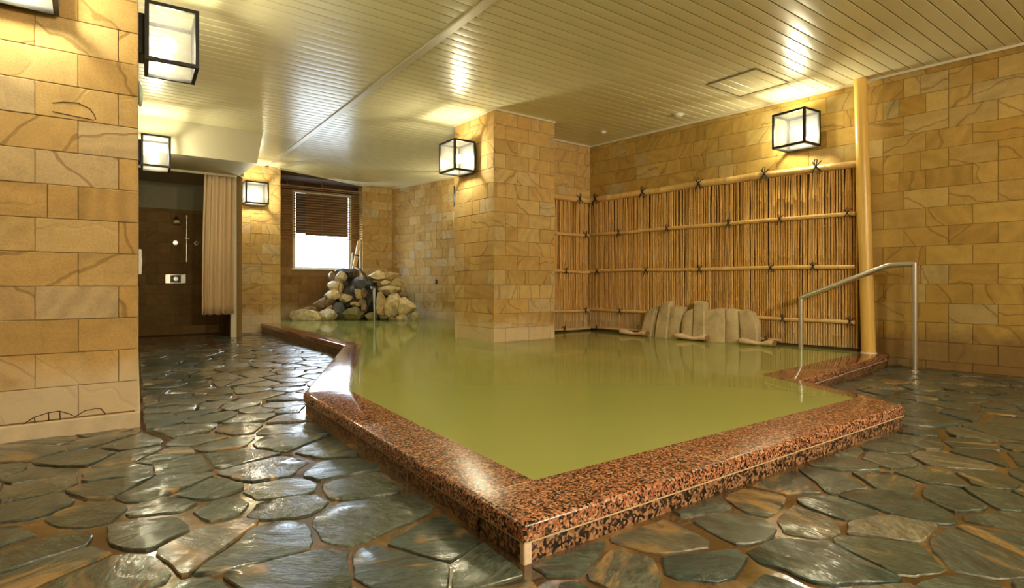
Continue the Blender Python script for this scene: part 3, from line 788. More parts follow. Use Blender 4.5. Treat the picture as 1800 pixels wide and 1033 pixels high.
for s in sites:
    if blocked(s): continue
    pr = to_px((s[0],s[1],0))
    if pr is None or not (-450 < pr[0] < 2250) or pr[1] > 1500: continue
    poly = [(s[0]-0.3,s[1]-0.3),(s[0]+0.3,s[1]-0.3),(s[0]+0.3,s[1]+0.3),(s[0]-0.3,s[1]+0.3)]
    cx, cy = int(s[0]//0.4), int(s[1]//0.4)
    for a in range(-2,3):
        for b in range(-2,3):
            for t in grid.get((cx+a,cy+b),()):
                if t is s: continue
                n = (t[0]-s[0], t[1]-s[1]); l = math.hypot(*n)
                if l > 1.0: continue
                gap = 0.0035+0.030*max(0.0,noise.noise(Vector((s[0]*1.9+t[0]*1.9, s[1]*1.9+t[1]*1.9, 0))))
                m = ((s[0]+t[0])/2-n[0]/l*gap, (s[1]+t[1])/2-n[1]/l*gap)
                poly = clip(poly, m, n)
                if len(poly) < 3: break
    for (p,q) in SEGS:
        d = (q[0]-p[0], q[1]-p[1]); l2 = d[0]**2+d[1]**2
        t = ((s[0]-p[0])*d[0]+(s[1]-p[1])*d[1])/l2
        if -0.02 < t < 1.02 or (-0.3 < t*math.sqrt(l2) < math.sqrt(l2)+0.3 and False):
            n = (-d[1], d[0]); sd = (s[0]-p[0])*n[0]+(s[1]-p[1])*n[1]
            if sd > 0: n = (-n[0],-n[1])
            ln = math.hypot(*n)
            poly = clip(poly, (p[0]-n[0]/ln*0.012, p[1]-n[1]/ln*0.012), n)
    if len(poly) < 3: continue
    A = 0.5*sum(poly[i][0]*poly[(i+1)%len(poly)][1]-poly[(i+1)%len(poly)][0]*poly[i][1] for i in range(len(poly)))
    if A < 0.003: continue
    stones.append((s, poly, A, pr))
def stone_mb(s, poly, mb=None):
    mb = mb or MB()
    c = (sum(p[0] for p in poly)/len(poly), sum(p[1] for p in poly)/len(poly))
    pts = []; n = len(poly); shr = 1-rs.choice((0,0,0.01,0.02,0.05))
    poly = [(c[0]+(p[0]-c[0])*shr, c[1]+(p[1]-c[1])*shr) for p in poly]
    for i in range(n):                    # chipped, uneven outline with knocked-off corners
        a, b = Vector(poly[i]), Vector(poly[(i+1)%n]); L = (b-a).length
        if L < 0.012: continue
        cut = min(0.034, L*0.30)*rs.uniform(0.05,1.3)
        k = max(2, int(L/0.045))
        for j in range(k+1):
            t = (cut+(L-2*cut)*j/k)/L
            p = a.lerp(b, t)
            dn = (Vector(c)-p); dn.normalize()
            e = noise.noise(Vector((p.x*11, p.y*11, s[0]*7)))*0.015+abs(noise.noise(Vector((p.x*35, p.y*35, s[1]*9))))*0.009
            p = p+dn*max(-0.003, e)
            pts.append((p.x,p.y))
    n = len(pts)
    if n < 3: return None
    z0 = fz(*s); hz = rs.uniform(-0.002,0.003); tx, ty = rs.gauss(0,0.009), rs.gauss(0,0.009)
    def zz(p): return z0+hz+(p[0]-c[0])*tx+(p[1]-c[1])*ty
    ring = lambda k, dz: [(c[0]+(p[0]-c[0])*k, c[1]+(p[1]-c[1])*k, zz(p)+dz+(noise.noise(Vector((p[0]*16,p[1]*16,s[0])))*0.0025 if k < 0.99 else 0)) for p in pts]
    vs = [(p[0],p[1],z0-0.02) for p in pts]+ring(1.0,-0.003)+ring(0.975,0.0)+ring(0.5,0.001)+[(c[0],c[1],zz(c)+rs.uniform(0,0.002))]
    fs = []
    for r in range(3):
        for i in range(n): fs.append((r*n+i, r*n+(i+1)%n, (r+1)*n+(i+1)%n, (r+1)*n+i))
    fs += [(3*n+i, 3*n+(i+1)%n, 4*n) for i in range(n)]
    mb.add(vs, fs)
    return mb
stones.sort(key=lambda t: -t[2]/(t[3][2]**3)*(1 if -30 < t[3][0] < 1830 and t[3][1] < 1080 else 0.05))
for i, (s, poly, A, pr) in enumerate(stones[:299]):
    mb = stone_mb(s, poly)
    if mb: obj('slate_stone', mb, M['slate'], FLOOR, 0.6)
rest = MB()
for (s, poly, A, pr) in stones[299:]: stone_mb(s, poly, rest)
if rest.v:
    o = obj('slate_paving', rest, M['slate'], FLOOR, 0.6); o['kind'] = 'stuff'
print('STONES', len(stones))

# ---------------------------------------------------------------- lanterns
LW, LD, LH = 0.32, 0.26, 0.325
def make_lantern(name, label, loc, rotz, bulb, group='box lanterns on the walls'):
    """local: x along the wall, +y out of the wall, z up, origin at the wall below the box"""
    L = thing(name, label, 'wall lamp', loc, rotz, group)
    t = 0.020; y0, y1 = 0.03, 0.03+LD; a = LW/2
    fm = MB()
    for x in (-a, a-t):
        for y_ in (y0, y1-t): fm.box(x,x+t,y_,y_+t,0,LH)
    for z in (0, LH-t):
        for y_ in (y0, y1-t): fm.box(-a+t,a-t,y_,y_+t,z,z+t)
        for x in (-a, a-t): fm.box(x,x+t,y0+t,y1-t,z,z+t)
    obj('frame', fm, M['black'], L, local=True)
    g = 0.004; i0, i1 = -a+t, a-t
    obj('pane', MB().box(i0,i1,y1-t*0.6,y1-t*0.6+g,t,LH-t), M['pane'], L, local=True)
    obj('pane', MB().box(-a+t*0.3,-a+t*0.3+g,y0+t,y1-t,t,LH-t), M['pane'], L, local=True)
    obj('pane', MB().box(a-t*0.3-g,a-t*0.3,y0+t,y1-t,t,LH-t), M['pane'], L, local=True)
    obj('pane', MB().box(i0,i1,y0+t,y1-t,t*0.4,t*0.4+g), M['pane'], L, local=True)
    obj('pane', MB().box(i0,i1,y0+t,y1-t,LH-t*0.4-g,LH-t*0.4), M['pane'], L, local=True)
    obj('back_panel', MB().box(i0,i1,y0+0.002,y0+0.006,t,LH-t), M['lamp_panel'], L, local=True)
    obj('bracket', bevel_mb(MB().box(-a*0.55,a*0.55,0.0,y0,0.05,LH-0.05),0.004,1), M['black'], L, local=True)
    yc = y0+0.115; zc = LH*0.47
    obj('socket', MB().tube([(0,y0+0.006,zc),(0,y0+0.05,zc)],[0.028,0.024],12), M['white_plastic'], L, 0.6, local=True)
    obj('bulb', MB().ball((0,yc,zc),0.047,16,10), bulb, L, 3.2, local=True)
    return L
A_R = math.atan2(0.0763,1)
make_lantern('wall_lantern', 'box lantern nearest the viewer, high on the passage side of the left wall', (lw(3.82),3.82,1.915), -math.pi/2-math.atan(0.06), M['bulb'])
make_lantern('wall_lantern', 'box lantern in front of the white bulkhead, farther along the passage wall', (lw(6.95),6.95,1.885), -math.pi/2-math.atan(0.06), M['bulb'])
make_lantern('wall_lantern', 'box lantern on the narrow wall between the curtain and the window', (2.014,Y_BL,1.87), math.pi, M['bulb'])
make_lantern('wall_lantern', 'box lantern on the left face of the pillar in the pool', (PX0,5.20,1.875), math.pi/2, M['bulb'])
make_lantern('wall_lantern', 'box lantern on the right wall above the bamboo fence', (rw(2.645),2.645,1.965), math.pi/2-A_R+2*A_R*0, M['bulb'])
make_lantern('wall_lantern', 'box lantern cut off by the upper left corner of the view', (-0.254,PIER[1],1.91), math.pi, M['bulb'])
make_lantern('wall_lantern', 'box lantern mostly hidden behind the pillar, only its edge showing', (BR0[0]+0.18*(9.905-7.70),7.70,1.93), math.pi/2+math.atan(0.18), M['bulb'])
make_lantern('wall_lantern', 'unseen box lantern added on the rear wall for fill light, left of the two behind the viewer', (0.9,Y_REAR,1.92), 0, M['bulb_rear_fill'])  # unseen pair added as fill light from behind the camera
make_lantern('wall_lantern', 'unseen box lantern added on the rear wall for fill light, right of the two behind the viewer', (2.7,Y_REAR,1.92), 0, M['bulb_rear_fill'])

# ---------------------------------------------------------------- bamboo fence
def cane_mesh(Hc, r, seed):
    rr = random.Random(seed); pts = []; rad = []
    z = 0.0; pts.append((0,0,0)); rad.append(r)
    z = rr.uniform(0.05,0.3); bx = by = 0.0
    while z < Hc-0.03:
        bx = rr.gauss(0,0.0022); by = rr.gauss(0,0.0012)
        pts += [(bx,by,z-0.008),(bx,by,z),(bx,by,z+0.008)]; rad += [r,r*1.36,r*0.97]
        z += rr.uniform(0.2,0.36)
    pts.append((rr.gauss(0,0.003),0,Hc)); rad.append(r*0.95)
    return mesh_of('cane', MB().tube(pts, rad, 7), M['cane'], 1.2)
def knot_mesh():
    mb = MB(); r = 0.0045
    for s in (-1,1):
        pts = []
        for i in range(9):
            t = -1+2*i/8
            pts.append((t*0.035*s, -0.037*math.sqrt(max(0,1-(t*0.8)**2))-0.004*s, t*0.042))
        mb.tube(pts, r, 5)
    mb.tube([(0,-0.043,0.0),(-0.012,-0.05,0.03),(-0.002,-0.052,0.056),(0.012,-0.05,0.05),(0.006,-0.046,0.02),(0,-0.043,0.0)], r*0.9, 5)
    mb.tube([(0,-0.043,0),(0.02,-0.055,-0.03),(0.036,-0.055,-0.062)], r*0.9, 5)
    mb.tube([(0,-0.043,0),(-0.016,-0.056,-0.03),(-0.024,-0.054,-0.072)], r*0.9, 5)
    mb.ball((0,-0.044,0),0.011,8,6)
    return mesh_of('knot', mb, M['rope'], 1.0)
KN = knot_mesh()
def rail_mb(p, q, r, rnd_, nodes=0.36):
    p, q = Vector(p), Vector(q); L = (q-p).length; pts = [p]; rad = [r]; s = rnd_.uniform(0.1,nodes)
    while s < L-0.04:
        w_ = Vector((0,0,rnd_.gauss(0,0.004)))
        for ds, k in ((-0.012,1.0),(0,1.1),(0.012,1.0)):
            pts.append(p.lerp(q,(s+ds)/L)+w_); rad.append(r*k)
        s += nodes*rnd_.uniform(0.8,1.3)
    pts.append(q); rad.append(r)
    return MB().tube(pts, rad, 10)
def fence(name, label, p0, p1, knots, sd, zb=0.125, zt=1.755):
    """room to the right of p0 -> p1; p0,p1 on the wall face"""
    d = Vector((p1[0]-p0[0],p1[1]-p0[1])); L = d.length; d.normalize(); nn = Vector((d.y,-d.x)); ang = math.atan2(d.y,d.x)
    rr = random.Random(sd)
    F = thing(name, label, 'fence', ((p0[0]+p1[0])/2,(p0[1]+p1[1])/2,zb))
    P = lambda s, o, z: Vector((p0[0]+d.x*s+nn.x*o, p0[1]+d.y*s+nn.y*o, z))
    bk = MB().prism([tuple(P(0,0.004,0)[:2]),tuple(P(L,0.004,0)[:2]),tuple(P(L,0.014,0)[:2]),tuple(P(0,0.014,0)[:2])],zb+0.02,zt-0.02)
    obj('gap_shade_panel', bk, M['cane_gap_shade'], F)  # dark sheet added behind the canes, shade for their gaps
    meshes = [cane_mesh(zt-zb, r, i) for i, r in enumerate((0.0094,0.0104,0.0110,0.0104,0.0098,0.0107))]
    s = 0.012
    while s < L-0.008:
        p = P(s, 0.026+rr.uniform(0,0.004), zb)
        inst('cane', rr.choice(meshes), p, (rr.gauss(0,0.0015), rr.gauss(0,0.003), rr.uniform(0,6.28)*0+ang+rr.choice((0,math.pi))), F)
        s += rr.uniform(0.0215,0.0245)
    for (z, r, s0, s1) in ((1.775,0.037,0,L),(1.33,0.0195,0,L-0.02),(0.86,0.019,0,L-0.02),(0.365,0.0175,0,L-0.02),(zb+0.015,0.015,0,L)):
        if z < 0.2 and L > 1.5:
            obj('rail', rail_mb(P(0,0.05,z),P(0.95,0.05,z),r,rr), M['rail'], F, 1.0)
            a = on_line(1325,(P(0,0.05,0).x,P(0,0.05,0).y),(P(1,0.05,0).x,P(1,0.05,0).y)); b = on_line(1372,(P(0,0.05,0).x,P(0,0.05,0).y),(P(1,0.05,0).x,P(1,0.05,0).y))
            obj('rail', rail_mb((a[0],a[1],z+0.01),(b[0],b[1],z+0.01),r,rr), M['rail'], F, 1.0)
        elif r > 0.03 and L > 1.5:
            obj('rail', rail_mb(P(0,0.045,z),P(2.33,0.045,z-0.0),r,rr), M['rail'], F, 1.0)
            obj('rail', rail_mb(P(2.25,0.045,z),P(L,0.045,z-0.02),r*0.86,rr), M['rail'], F, 1.0)
        else:
            obj('rail', rail_mb(P(s0,0.05,z),P(s1,0.05,z-0.012),r,rr), M['rail'], F, 1.0)
    A = (P(0,0.05,0).x,P(0,0.05,0).y); B = (P(1,0.05,0).x,P(1,0.05,0).y)
    for (z, sc, pxs) in knots:
        for px in pxs:
            x, y_, Z = on_line(px, A, B)
            o = inst('knot', KN, (x-nn.x*(0.012 if sc < 0.8 else 0.0), y_-nn.y*(0.012 if sc < 0.8 else 0.0), z), (0,0,ang), F); o.scale = (sc*1.2,)*3
    return F
fence('bamboo_fence', 'long bamboo cane fence along the right wall, below the lantern', RW0, (rw(2.19),2.19),
      [(1.775,1.0,(1050,1133,1232,1347,1438)),(1.327,0.7,(1089,1174,1282,1372,1491)),(0.855,0.7,(1051,1137,1231,1356,1430)),(0.36,0.66,(1091,1377,1495)),(0.14,0.6,(1050,1348))], 3)
fence('bamboo_fence', 'short bamboo cane fence in the corner beside the pillar', (PX1+0.004,Y_SEG), (RW0[0]-0.055,Y_SEG),
      [(1.775,0.9,(1015,)),(1.327,0.7,(1028,)),(0.855,0.7,(993,)),(0.36,0.66,(1028,)),(0.14,0.6,(991,))], 4)
kb = MB().prism([(RW0[0]-0.03,Y_SEG-0.04),(rw(2.19)-0.03,2.19),(rw(2.19),2.19),(RW0[0],Y_SEG-0.04)],0.0,0.118).box(PX1,RW0[0]-0.03,Y_SEG-0.03,Y_SEG,0.0,0.118)
struct(obj('trim_8', kb, plain('dark_wet_curb',(0.06,0.04,0.02),0.4,0,0.5,30,0.4)), 'dark wet stone curb below the bamboo fence', 'curb')
# wooden post
pb, pt = Vector((5.395,2.075,0.098)), Vector((5.425,2.155,H))
POST = thing('wooden_post', 'round polished pine post at the end of the bamboo fence', 'post', pb)
obj('shaft', MB().tube([pb,pb.lerp(pt,0.5),pt],[0.054,0.052,0.050],28), M['post'], POST, 1.0)
obj('foot_ring', MB().tube([pb,pb+Vector((0,0,0.012))],[0.062,0.060],24), M['white_plastic'], POST, 0.6, label='pale sealant ring at the foot')

# ---------------------------------------------------------------- handrail
HR = thing('handrail', 'bent stainless steel handrail at the pool steps', 'handrail', (5.26,2.1,0.0))
r = 0.0215
B1 = at(1408,615,WATER); B2 = at(1608,652,0.0)
bx = (B1.x+B2.x)/2
kx, ky, kZ = on_line(1562,(B1.x,B1.y),(B2.x,B2.y))
T1 = Vector((B1.x,B1.y,CAM_H-(523-HOR)/1000*(0.6*B1.x+0.8*B1.y)))
T2 = Vector((B2.x,B2.y,CAM_H-(464-HOR)/1000*(0.6*B2.x+0.8*B2.y)))
K = Vector((kx,ky,CAM_H-(466-HOR)/1000*kZ))
def arc(a, b, c, rr_, n=5):
    u = (a-b).normalized(); v = (c-b).normalized(); p = b+u*rr_; q = b+v*rr_
    return [p.lerp(b,t).lerp(b.lerp(q,t),t) for t in [i/n for i in range(n+1)]]
obj('rail_tube', MB().tube([T1]+arc(T1,K,T2,0.03)+[T2], r, 16), M['steel'], HR, 0.9)
obj('leg', MB().cyl((B1.x,B1.y,-0.1),T1-Vector((0,0,-0.008)),r,16), M['steel'], HR, 0.9)
obj('leg', MB().cyl((B2.x,B2.y,0.0),T2+Vector((0,0,0.012)),r,16), M['steel'], HR, 0.9)
obj('floor_flange', MB().tube([(B2.x,B2.y,0.0),(B2.x,B2.y,0.006)],[0.034,0.03],20), M['steel'], HR, 0.6)

# ---------------------------------------------------------------- stone backrest and headrests
off = 0.20
d = Vector((RW1[0]-RW0[0],RW1[1]-RW0[1])).normalized(); nn = Vector((d.y,-d.x))
LB0 = (RW0[0]+nn.x*off, RW0[1]+nn.y*off); LB1 = (RW1[0]+nn.x*off, RW1[1]+nn.y*off)
c0 = on_line(1228, LB0, LB1)
BACK = thing('standing_stones', 'row of upright rough stone slabs standing in the pool before the fence', 'stone slabs', (c0[0],c0[1],0.05))
polys = [
 [(275,500),(285,420),(300,300),(345,258),(402,250),(392,400),(375,548),(330,545),(280,530)],
 [(382,548),(400,300),(412,262),(434,246),(424,400),(418,548)],
 [(420,548),(428,380),(442,235),(490,192),(548,176),(552,250),(545,552)],
 [(547,552),(552,400),(556,234),(640,226),(700,240),(692,330),(668,450),(672,552)],
 [(690,470),(694,350),(722,292),(798,250),(812,430),(818,572),(720,560)],
 [(822,575),(812,400),(804,178),(865,174),(914,192),(928,380),(946,578)],
 [(950,585),(936,430),(926,280),(1000,262),(1128,248),(1142,400),(1162,592)],
 [(1172,600),(1156,400),(1142,262),(1200,252),(1272,272),(1300,430),(1322,602)],
 [(1330,606),(1306,440),(1274,282),(1350,262),(1420,300),(1470,380),(1498,500),(1508,606)],
 [(640,545),(660,430),(700,300),(690,500),(680,560)]]
for i, pp in enumerate(polys):
    oo = off-(0.0, 0.03, -0.012, 0.0, -0.02, -0.03, 0.0, 0.012, 0.0, 0.03)[i]
    l0 = (RW0[0]+nn.x*oo, RW0[1]+nn.y*oo); l1 = (RW1[0]+nn.x*oo, RW1[1]+nn.y*oo)
    pts = [on_wall(1080+x/6, 500+y_/6, l0, l1) for x, y_ in pp]
    for p in pts:
        if p.z < 0.14: p.z = 0.03
    th = 0.075
    rr = random.Random(i)
    lean = lambda p: Vector((nn.x,nn.y,0))*(-0.05*(p.z-0.05)/0.3)
    front = [p+lean(p) for p in pts]; back = [p-Vector((nn.x,nn.y,0))*th+lean(p) for p in pts]
    c_ = sum(front, Vector())/len(front)+Vector((nn.x,nn.y,0))*0.012
    n = len(front)
    fin = [c_+(p-c_)*0.86+Vector((nn.x,nn.y,0))*rr.uniform(0.004,0.016) for p in front]
    mb = MB().add(front+fin+back+[c_], [(j,(j+1)%n,n+(j+1)%n,n+j) for j in range(n)]+[(n+j,n+(j+1)%n,3*n) for j in range(n)]+[(j,(j+1)%n,2*n+(j+1)%n,2*n+j) for j in range(n)]+[tuple(2*n+j for j in range(n))])
    obj('slab', mb, M['slab'], BACK, 0.75)
labs = ['wooden headrest at the left end of the stone slabs','wooden headrest below the middle of the stone slabs','wooden headrest at the right end of the stone slabs']
for k, (xa, xb, ya, yb) in enumerate(((1090,1138.5,585,588.5),(1187,1244,593,596.5),(1299.5,1362,600,605))):
    oo = off+0.06
    l0 = (RW0[0]+nn.x*oo, RW0[1]+nn.y*oo); l1 = (RW1[0]+nn.x*oo, RW1[1]+nn.y*oo)
    a, b = on_wall(xa,ya,l0,l1), on_wall(xb,yb,l0,l1)
    z = 0.135
    a.z = b.z = z
    T = thing('headrest', labs[k], 'headrest', (a+b)/2-Vector((0,0,0.03)), 0, 'wooden headrests by the stone slabs')
    prof = [(0,0.020,0.004,0),(0.06,0.032,0.006,0),(0.2,0.034,0.004,0),(0.34,0.026,-0.004,0),(0.5,0.019,-0.012,0),(0.66,0.021,-0.010,0),(0.8,0.030,0.000,0),(0.93,0.036,0.004,0),(0.975,0.036,0.004,0)]
    pts = [a.lerp(b,t)+Vector((0,0,dz)) for t,_,dz,_ in prof]
    obj('body', MB().tube(pts, [p[1] for p in prof], 14, squash=(1.25,0.85)), M['headrest'], T, 1.0)
    e0, e1 = pts[-1], b+Vector((0,0,0.004))
    obj('cut_end', MB().tube([e0,e1],[0.034,0.033],14,squash=(1.22,0.84)), M['headrest_cut'], T, 0.6, label='darker sawn end')

# ---------------------------------------------------------------- window, blind, bamboo pipe
WIN = thing('window_1', 'white framed window with bright daylight in its lower half', 'window', ((WX0+WX1)/2,Y_WIN,WZ0)); WIN['kind'] = 'structure'
t = 0.045; yf = Y_WIN-0.012
f = MB().box(WX0,WX0+t,yf,yf+0.09,WZ0,WZ1).box(WX1-t,WX1,yf,yf+0.09,WZ0,WZ1).box(WX0+t,WX1-t,yf,yf+0.09,WZ0,WZ0+0.022).box(WX0+t,WX1-t,yf,yf+0.09,WZ1-t,WZ1)
obj('window_frame', f, M['frame_white'], WIN)
obj('pane', MB().box(WX0+t,WX1-t,yf+0.05,yf+0.058,WZ0+0.02,WZ1-t), M['daylight'], WIN, label='white daylit frosted pane')
obj('reed_screen', MB().box(WX0+0.22,WX1-0.052,yf+0.02,yf+0.032,1.555,WZ1-0.03), M['screen'], WIN, label='brown screen across the upper half')
obj('window_sash', MB().box(WX0+0.055,WX0+0.22,yf+0.018,yf+0.03,1.575,WZ1-0.055), M['dark_plastic'], WIN, label='dark strip at the left of the upper half')
obj('window_sill', bevel_mb(MB().box(WX0-0.02,WX1+0.02,yf-0.015,yf+0.02,WZ0-0.022,WZ0),0.004,1), M['frame_white'], WIN)
BL = thing('window_blind', 'brown wooden slatted blind hanging over the upper half of the window', 'blind', (3.2,9.62,1.46))
yb = 9.62
bx0, bx1 = on_line(494,(0,yb),(1,yb))[0], on_line(637.5,(0,yb),(1,yb))[0]
nsl = 20
for i in range(nsl):
    z = 1.470+(2.275-1.470)*i/(nsl-1); q_ = 0.0085
    me = MB().hexa([(bx0,yb-0.012,z-q_),(bx1,yb-0.012,z-q_),(bx1,yb+0.010,z+q_-0.004),(bx0,yb+0.010,z+q_-0.004)],[(bx0,yb-0.013,z-q_+0.004),(bx1,yb-0.013,z-q_+0.004),(bx1,yb+0.009,z+q_),(bx0,yb+0.009,z+q_)])
    obj('slat', me, M['slat'], BL)
obj('head_rail', MB().box(bx0,bx1,yb-0.015,yb+0.015,2.300,2.316), M['slat'], BL)
for px in (505,566,630):
    x = on_line(px,(0,yb),(1,yb))[0]
    obj('hanger', MB().cyl((x,yb,2.316),(x,yb,H-0.004 if x > 3.4 else H-0.03),0.004,6), M['slat'], BL)
for px in (517,566,613):
    x = on_line(px,(0,yb),(1,yb))[0]
    obj('cord', MB().cyl((x,yb-0.018,1.465),(x,yb-0.018,2.30),0.003,6), M['slat'], BL)
top, bot = by_depth(632,424,9.80), by_depth(622.5,472,9.72)
BP = thing('bamboo_pipe', 'slanting pale bamboo pipe beside the window above the rocks', 'pipe', bot)
obj('pipe', rail_mb(bot, top, 0.034, random.Random(2), 0.2), M['rail'], BP, 1.0)
obj('band', MB().tube([bot.lerp(top,0.45),bot.lerp(top,0.49)],[0.038,0.038],14), M['rope'], BP, 0.6)
b2, t2 = by_depth(617.5,472,9.76), by_depth(620,444,9.80)
tag(obj('drain_hose', MB().tube([b2,b2.lerp(t2,0.5)+Vector((0.0,0,0.0)),t2],[0.012,0.014,0.012],10), plain('pale_blue_hose',(0.55,0.62,0.66),0.35), None, 1.0), 'short pale blue hose beside the bamboo pipe', 'hose')
p1, p2 = by_depth(634.5,421,9.86), by_depth(634.5,476,9.86)
tag(obj('wall_pipe', MB().tube([p2,p1],[0.022,0.022],12), plain('grey_pipe',(0.30,0.29,0.27),0.4,0.4), None, 1.0), 'thin grey vertical pipe at the right edge of the window recess', 'pipe')

# ---------------------------------------------------------------- rock fountain
FT = thing('rock_fountain', 'heap of mortared garden rocks in the far pool corner', 'rock fountain', tuple(by_depth(628,566,9.4)[:2])+(0.05,))
def rock_mb(c, rx, ry, rz, seed, sub=2, cuts=13):
    bm = bmesh.new(); bmesh.ops.create_icosphere(bm, subdivisions=sub, radius=1.0)
    rr = random.Random(seed); planes = []
    for _ in range(cuts):
        n = Vector((rr.gauss(0,1),rr.gauss(0,1),rr.gauss(0,1))).normalized(); planes.append((n, rr.uniform(0.50,0.78)))
    out = MB(); fw = Vector((0.6,0.8,0)); rt = Vector((0.8,-0.6,0)); sd = Vector((seed*3.1,seed*1.7,0))
    for v in bm.verts:
        p = v.co.copy()
        p *= 1+0.22*noise.noise(p*1.3+sd)
        for n, dd in planes:
            e = p.dot(n)-dd
            if e > 0: p -= n*e*0.92
        p *= 1.16*(1+0.05*noise.noise(p*4+sd))
        q = Vector(c)+rt*(p.x*rx)+fw*(p.y*ry)+Vector((0,0,p.z*rz))
        q.y = min(q.y, (Y_WIN if q.x < 4.02 else Y_RP)-0.015)
        q.x = min(q.x, BR0[0]+0.18*(9.905-q.y)-0.02); q.z = max(q.z, 0.012)
        out.v.append(tuple(q))
    bm.verts.index_update()
    out.f = [tuple(v.index for v in f_.verts) for f_ in bm.faces]
    bm.free(); return out
LT, TN, BR_, DK, BLU, MS, CR = (0.66,0.56,0.36), (0.58,0.43,0.20), (0.26,0.175,0.09), (0.045,0.036,0.026), (0.10,0.11,0.125), (0.19,0.17,0.065), (0.74,0.61,0.37)
rocks = [(120,415,685,815,LT),(410,600,690,808,LT),(230,375,640,700,BR_),(350,470,545,680,BR_),(460,570,540,630,BR_),(468,560,625,690,TN),(465,640,448,556,CR),
 (625,760,490,602,LT),(560,680,575,712,BLU),(505,650,360,470,LT),(610,668,380,505,TN),(500,590,260,352,BR_),(580,715,246,362,LT),(590,778,200,262,BLU),(705,805,240,375,DK),
 (788,992,308,448,BLU),(750,812,400,505,BLU),(800,880,440,560,TN),(870,936,435,560,BR_),(760,880,578,642,TN),(690,845,640,805,MS),(838,902,680,765,MS),(920,1052,708,808,MS),
 (930,1012,540,705,DK),(960,1152,230,352,CR),(1105,1290,240,332,TN),(1055,1112,355,412,BR_),(1108,1202,342,394,CR),(1202,1364,328,442,TN),(1088,1295,388,502,LT),(1300,1392,448,575,BR_),
 (1318,1384,415,485,TN),(1042,1180,505,772,TN),(1120,1302,520,765,CR),(1262,1476,568,742,CR),(1448,1522,700,785,LT),(1262,1396,738,822,LT),(1188,1268,742,806,MS),(880,944,608,694,BR_),(1086,1165,738,800,MS),
 (680,765,600,670,DK),(655,760,360,500,DK),(840,930,560,640,BR_),(600,700,700,808,DK),(985,1060,370,450,DK)]
for i, (xa, xb, ya, yb_, col) in enumerate(rocks):
    px, py = 500+(xa+xb)/2/6.458, 440+(ya+yb_)/2/6.458
    t_ = (566-py)/100
    Z = 9.32+0.62*t_+(0.12 if col == DK else 0)
    c = by_depth(px, py, Z)
    s = Z/1000/6.458/2
    rx, rz = (xb-xa)*s*1.26, (yb_-ya)*s*1.28
    o = obj('rock', rock_mb(c, rx, (rx+rz)*0.5, rz, i+1), M['rock'], FT, 0.4)
    k = random.Random(i).uniform(0.85,1.15); o.color = (col[0]*k, col[1]*k, col[2]*k, 1)
cm = MB(); fw = Vector((0.6,0.8,0))
core = rock_mb(by_depth(634,540,9.86), 0.46, 0.32, 0.34, 77, 3, 3)
o = obj('mortar_core', core, M['rock_core'], FT, 1.0, label='dark wet mortar between the rocks')
core2 = rock_mb(by_depth(600,553,9.75), 0.52, 0.34, 0.22, 78, 2, 3); obj('mortar_core', core2, M['rock_core'], FT, 1.0)
core3 = rock_mb(by_depth(690,540,9.85), 0.24, 0.28, 0.26, 79, 2, 3); obj('mortar_core', core3, M['rock_core'], FT, 1.0)
# water spout
tp, bt = by_depth(657.5,507,9.38), by_depth(658,566.5,9.27)
mb = MB(); pts = [tp+Vector((0,0,0.0)), tp.lerp(bt,0.12), tp.lerp(bt,0.5), tp.lerp(bt,0.9), bt]
mb.tube(pts, [0.044,0.040,0.024,0.014,0.02], 10, squash=(1,0.45))
tag(obj('water_stream', mb, M['stream'], None, 1.5), 'thin stream of water falling from the rocks into the pool', 'water stream')
sp = MB().tube([by_depth(655,503,9.55), by_depth(658,508,9.38)], [0.05,0.05], 12, squash=(1,0.35))
tag(obj('stone_spout', sp, M['rock_core'], None, 0.8), 'dark spout between the rocks, water pouring from it', 'spout')
# dark hose from the pipe over the rocks
hs = [by_depth(624,470,9.72), by_depth(632,474,9.55), by_depth(641,483,9.45), by_depth(646,492,9.42)]
tag(obj('feed_hose', MB().tube(hs, 0.024, 10), plain('dark_brown_hose',(0.09,0.05,0.03),0.5), None, 1.0), 'dark brown hose running from the bamboo pipe down over the rocks', 'hose')
# small fixtures on the back right wall
p = on_wall(767,495,BR0,BR1)
v_ = thing('wall_outlet', 'small dark oval outlet on the wall right of the rock fountain', 'outlet', p-Vector((0.0,0,0.05)))
dd = Vector((-0.98,-0.18,0))
obj('plate', MB().tube([p,p+dd*0.012],[0.045,0.042],14,squash=(0.7,1.0)), M['dark_plastic'], v_, 0.6)
obj('knob', MB().tube([p+dd*0.012,p+dd*0.03],[0.018,0.014],10), M['steel'], v_, 0.6)

# ---------------------------------------------------------------- shower fittings and curtain
def sh(px, py): return on_wall(px, py, (0,Y_SH-0.0), (1,Y_SH-0.0))
SR = thing('shower_rail', 'vertical chrome shower rail with sliding bracket on the brown tiles', 'shower rail', sh(327,461))
a, b = sh(327,461)+Vector((0,-0.045,0)), sh(327.5,379)+Vector((0,-0.045,0))
obj('bar', MB().cyl(a,b,0.012,12), M['chrome'], SR, 0.8)
for q in (a+Vector((0,0,0.03)), b-Vector((0,0,0.03))): obj('mount', MB().cyl(q,q+Vector((0,0.045,0)),0.016,10), M['chrome'], SR, 0.8)
q = sh(328,419.5)+Vector((0,-0.05,0)); obj('slider', bevel_mb(MB().box(q.x-0.035,q.x+0.035,q.y-0.03,q.y+0.025,q.z-0.014,q.z+0.014),0.006,2), M['chrome'], SR)
q = sh(309,388); HD = thing('hand_shower', 'small hand shower with a pale yellow face, upper left on the brown tiles', 'shower', q)
obj('arm', MB().cyl(q+Vector((0,0,0.05)),q+Vector((0,-0.07,0.03)),0.014,10), M['chrome'], HD, 0.8)
